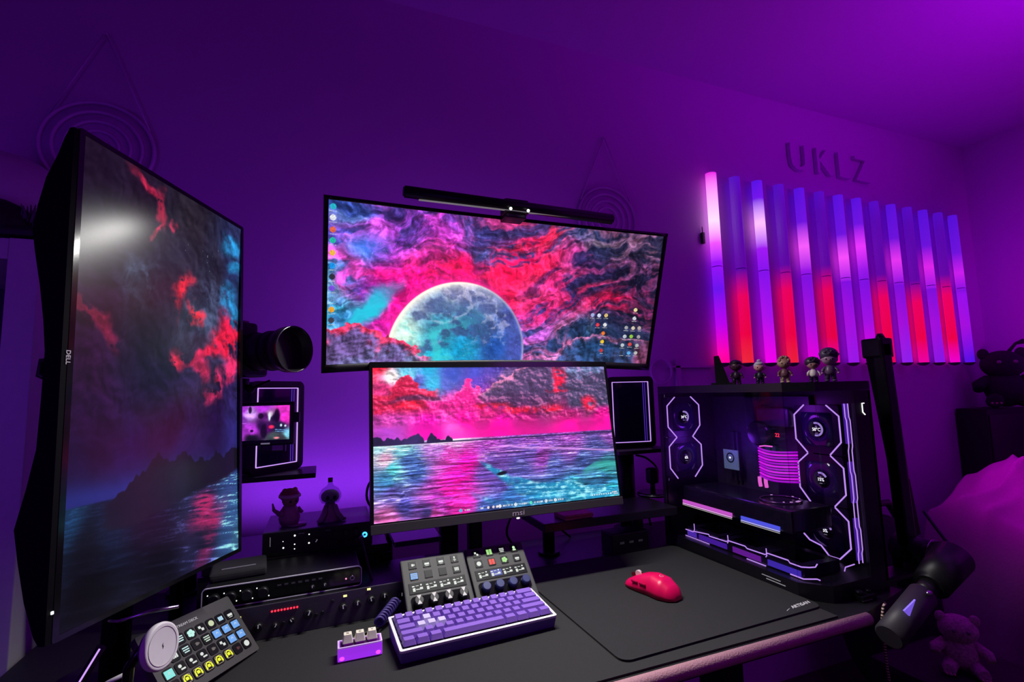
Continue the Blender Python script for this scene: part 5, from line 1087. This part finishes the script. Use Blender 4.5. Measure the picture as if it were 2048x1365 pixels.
# ------------------------------------------------------------------ bed, blanket, cabinet, plush toys
BX0,BX1,BY0,BY1=2.42,3.47,-.45,1.44
bed=thing('bed','dark upholstered bed along the right wall','bed',((BX0+BX1)/2,(BY0+BY1)/2,0)); TBd=TR(-(BX0+BX1)/2,-(BY0+BY1)/2,0)
BD=mat('bed_dark',(.04,.03,.04),.8,bump=.5,bs=200)
MB(TBd).box(((BX0+BX1)/2,(BY0+BY1)/2,.18),(BX1-BX0-.10,BY1-BY0,.20),bev=.02).build('frame',BD,bed)
MB(TBd).box(((BX0+BX1)/2+.05,(BY0+BY1)/2-.02,.40),(BX1-BX0-.16,BY1-BY0-.12,.18),bev=.05,seg=3).build('mattress',mat('sheet',(.3,.28,.3),.8,bump=.4,bs=80),bed)
for x in(BX0+.06,BX1-.06):
    for y in(BY0+.06,BY1-.06): MB(TBd).box((x,y,.025),(.05,.05,.05)).build('leg',BLK,bed)
Wn,Hn=150,200; xs=np.linspace(2.36,3.46,Wn); ys=np.linspace(-.45,1.40,Hn); X_,Y_=np.meshgrid(xs,ys)
fold=.9*(1-np.abs(np.sin(Y_*6.5+X_*2.4+3.5*fbm(X_*2.2,Y_*2.2,401,4))))**2.2+.35*(1-np.abs(np.sin(Y_*13-X_*3+4*fbm(X_*3,Y_*3,404,3))))**2
Zb=.572+.10*np.exp(-((X_-2.95)/.42)**2)+.095*fold+.05*fbm(X_*3+Y_,Y_*3,402,4)
Zb+=.16*np.exp(-((X_-2.78)/.15)**2-((Y_-1.18)/.26)**2)
Zb=Zb*sm(2.36,2.50,X_)**.5+(.12)*(1-sm(2.36,2.50,X_)**.5)
Xb=X_-.03*np.sin(Y_*14+3*fbm(X_,Y_*3,403,3))*(1-sm(2.36,2.6,X_))
me=bpy.data.meshes.new('blanket'); vs=np.stack([Xb,Y_,Zb],-1).reshape(-1,3); idx=np.arange(Wn*Hn).reshape(Hn,Wn)
q=np.stack([idx[:-1,:-1],idx[:-1,1:],idx[1:,1:],idx[1:,:-1]],-1).reshape(-1,4)
me.from_pydata(vs.tolist(),[],q.tolist()); me.materials.append(mat('blanket_mauve',(.42,.28,.40),.85,bump=.4,bs=150,var=.06)); me.polygons.foreach_set('use_smooth',[True]*len(me.polygons))
bl=bpy.data.objects.new('blanket',me); COL.objects.link(bl); so=bl.modifiers.new('thickness','SOLIDIFY'); so.thickness=.025; so.offset=-1
tag(bl,'rumpled mauve blanket spread over the bed at the right','blanket')
t=thing('pillow','dark plum pillow at the head of the bed beside the cabinet','pillow',(3.18,1.20,.76),RZ(.1))
MB().sph((0,0,.05),.22,(1,.62,.38),n=16).build('cushion',mat('pillow_plum',(.10,.05,.09),.85,bump=.4,bs=90),t); MB().tube([(.21*math.cos(a),.13*math.sin(a),.05) for a in np.linspace(0,2*PI,24)],.006,6,closed=True).build('piping',mat('pillow_edge',(.16,.08,.14),.8),t)
t=thing('bag','dark soft bag lying on the floor between desk and bed','bag',(2.09,1.36,0))
MB().sph((0,0,.34),.34,(.62,.45,1),n=16).build('body',mat('bag_dark',(.015,.012,.02),.8,bump=.5,bs=60),t); MB().tube([(-.12,0,.64),(-.06,0,.72),(.06,0,.72),(.12,0,.64)],.014,8).build('handle',BLK,t)
t=thing('cabinet','tall black cabinet in the right corner carrying a dark plush','cabinet',(3.31,1.525,0))
MB().box((0,0,.53),(.36,.13,1.06),bev=.006).build('body',mat('cab_black',(.012,.008,.015),.5,bump=.1,bs=200),t)
MB().box((0,-.067,.53),(.34,.006,1.0),bev=.002).build('door',mat('cab_black2',(.015,.010,.018),.4),t)
def plush(label,loc,s,col,rz=0,blackeyes=True,antenna=True,belly=None,kind='plush_toy'):
    t=thing('plush_toy',label,'plush toy',loc,RZ(rz)); m=mat('plush_%d'%int(col[0]*1000+loc[0]*10),col,.95,bump=1.0,bs=140,var=.35)
    MB().sph((0,0,.36*s),.30*s,(1,.85,1.15),n=16).build('body',m,t)
    MB().sph((0,-.03*s,.80*s),.29*s,(1.1,.95,.9),n=16).build('head',m,t)
    for sx in(-1,1):
        MB().sph((sx*.26*s,-.06*s,1.0*s),.09*s,(1,.6,1.2),n=10).build('ear',m,t)
        MB().tube([(sx*.22*s,-.02*s,.52*s),(sx*.40*s,-.14*s,.42*s),(sx*.42*s,-.22*s,.34*s)],[.10*s,.10*s,.08*s],10).build('arm',m,t)
        MB().tube([(sx*.14*s,-.05*s,.18*s),(sx*.24*s,-.28*s,.12*s),(sx*.26*s,-.40*s,.13*s)],[.13*s,.12*s,.10*s],10).build('leg',m,t)
        MB().sph((sx*.11*s,-.29*s,.84*s),.035*s,n=8).build('eye',mat('plush_eye',(.2,.15,.2),.1,coat=1),t)
        for k in range(3): MB().sph((sx*(.20+.06*k)*s,-.49*s,.10*s),.022*s,(.8,1.6,.8),n=6).build('claw',mat('claw_tan',(.55,.38,.28),.5),t)
    if antenna: MB().tube([(.10*s,0,1.02*s),(.22*s,0,1.18*s),(.34*s,0,1.22*s)],[.03*s,.025*s,.05*s],8).build('antenna',m,t)
    return t
plush('black plush toy with a curled antenna sitting on the corner cabinet',(3.32,1.46,1.0605),.28,(.02,.012,.03),-.9)
ot=thing('stool','low black square stool in front of the bed','stool',(1.80,.97,0))
MB().box((0,0,.30),(.34,.34,.09),bev=.02).build('seat',mat('stool_black',(.012,.010,.014),.7),ot)
for sx in(-1,1):
    for sy in(-1,1): MB().box((sx*.14,sy*.14,.13),(.035,.035,.26)).build('leg',BLK,ot)
plush('shaggy grey plush toy with pale claws on the low stool, bottom right',(1.79,.97,.3455),.15,(.55,.45,.42),-.9,antenna=False)

# ------------------------------------------------------------------ white shelf unit at the far left
un=thing('shelf_unit','tall white open shelf unit behind the portrait monitor, far left','shelf unit',(-.86,1.41,0)); TU=TR(.86,-1.41,0); WS=mat('shelf_white',(.62,.60,.64),.5,var=.03)
for x in (-1.19,-.565): MB(TU).box((x,1.41,.77),(.05,.34,1.535),bev=.002).build('side_panel',WS,un)
for z in (1.515,1.14,.77,.40,.03): MB(TU).box((-.8775,1.41,z),(.575,.34,.042),bev=.001).build('shelf_board',WS,un)
MB(TU).box((-.8775,1.575,.77),(.60,.008,1.50)).build('back_panel',mat('unit_back',(.05,.04,.06),.7),un)
t=thing('lampshade','large pale round shade standing on top of the white shelf unit','lamp',(-.74,1.46,1.5385))
MB().lathe([(.06,0),(.13,.02),(.19,.08),(.20,.13),(.17,.19),(.10,.235),(.0,.25)],n=40).build('shade',mat('shade_pale',(.55,.52,.60),.6,var=.03),t); MB().cyl((0,0,.248),(0,0,.262),.012).build('finial',WS,t)
t=thing('bag','dark pleated bag with furry trim on top of the shelf unit','bag',(-.60,1.262,1.541))
MB().sph((-.05,0,.030),.09,(1,.45,.62),n=12).box((.0,.0,.012),(.14,.06,.024),bev=.01).build('body',mat('bag_black',(.01,.004,.008),.6,bump=.4,bs=80),t)
mb=MB(); random.seed(9)
for k in range(26): 
    x=.02+.035*random.random(); y=-.02+.04*random.random(); z=.02+.03*random.random(); mb.cyl((x,y,z),(x+.012*(random.random()-.3),y-.01*random.random(),z+.025),.0035,.0008,n=6)
mb.build('fur_trim',mat('fur_plum',(.12,.06,.14),.9),t)
# things around the lower left: cabinet, cables, stand
lst=thing('monitor_stand','black post with a curved chrome arm carrying the portrait monitor','monitor stand',(-.31,1.02,.7505))
MB().cyl((0,0,0),(0,0,.012),.09,n=36,bev=.003).build('base_plate',BLKG,lst)
MB().cyl((0,0,.012),(0,0,.47),.020,n=24).build('post',BLKM,lst)
MB().box((.025,-.03,.49),(.09,.09,.09),bev=.01).build('bracket',BLK,lst)
MB().tube([(0,-.015,.10),(.015,-.08,.128),(.038,-.12,.139),(.075,-.12,.146),(.112,-.12,.147)],.0025,8).build('chrome_arm',RIM,lst)
t=thing('charger_cable','white cable bending down beside the round charger','cable',(-.262,.86,.757))
MB().tube([(.015,.0,.0765),(-.004,.0,.0700),(-.020,.0,.062),(-.026,0,.050),(-.027,0,.02),(-.024,-.01,.0)],.0030,8).build('cord',WHT,t)
t=thing('light_wand','slim black stand with a lilac light line, bottom left','light stand',(-.330,.90,.7505))
MB().prism([(-.045,-.02),(.05,-.02),(.05,.02),(-.045,.02)],0,.006).build('base',BLK,t)
MB().tube([(-.02,0,.004),(.012,0,.055),(.040,0,.108)],.006,8).build('stem',BLK,t); MB().tube([(-.02,-.0065,.004),(.012,-.0065,.055),(.040,-.0065,.108)],.0013,6).build('light_line',LEDP,t)
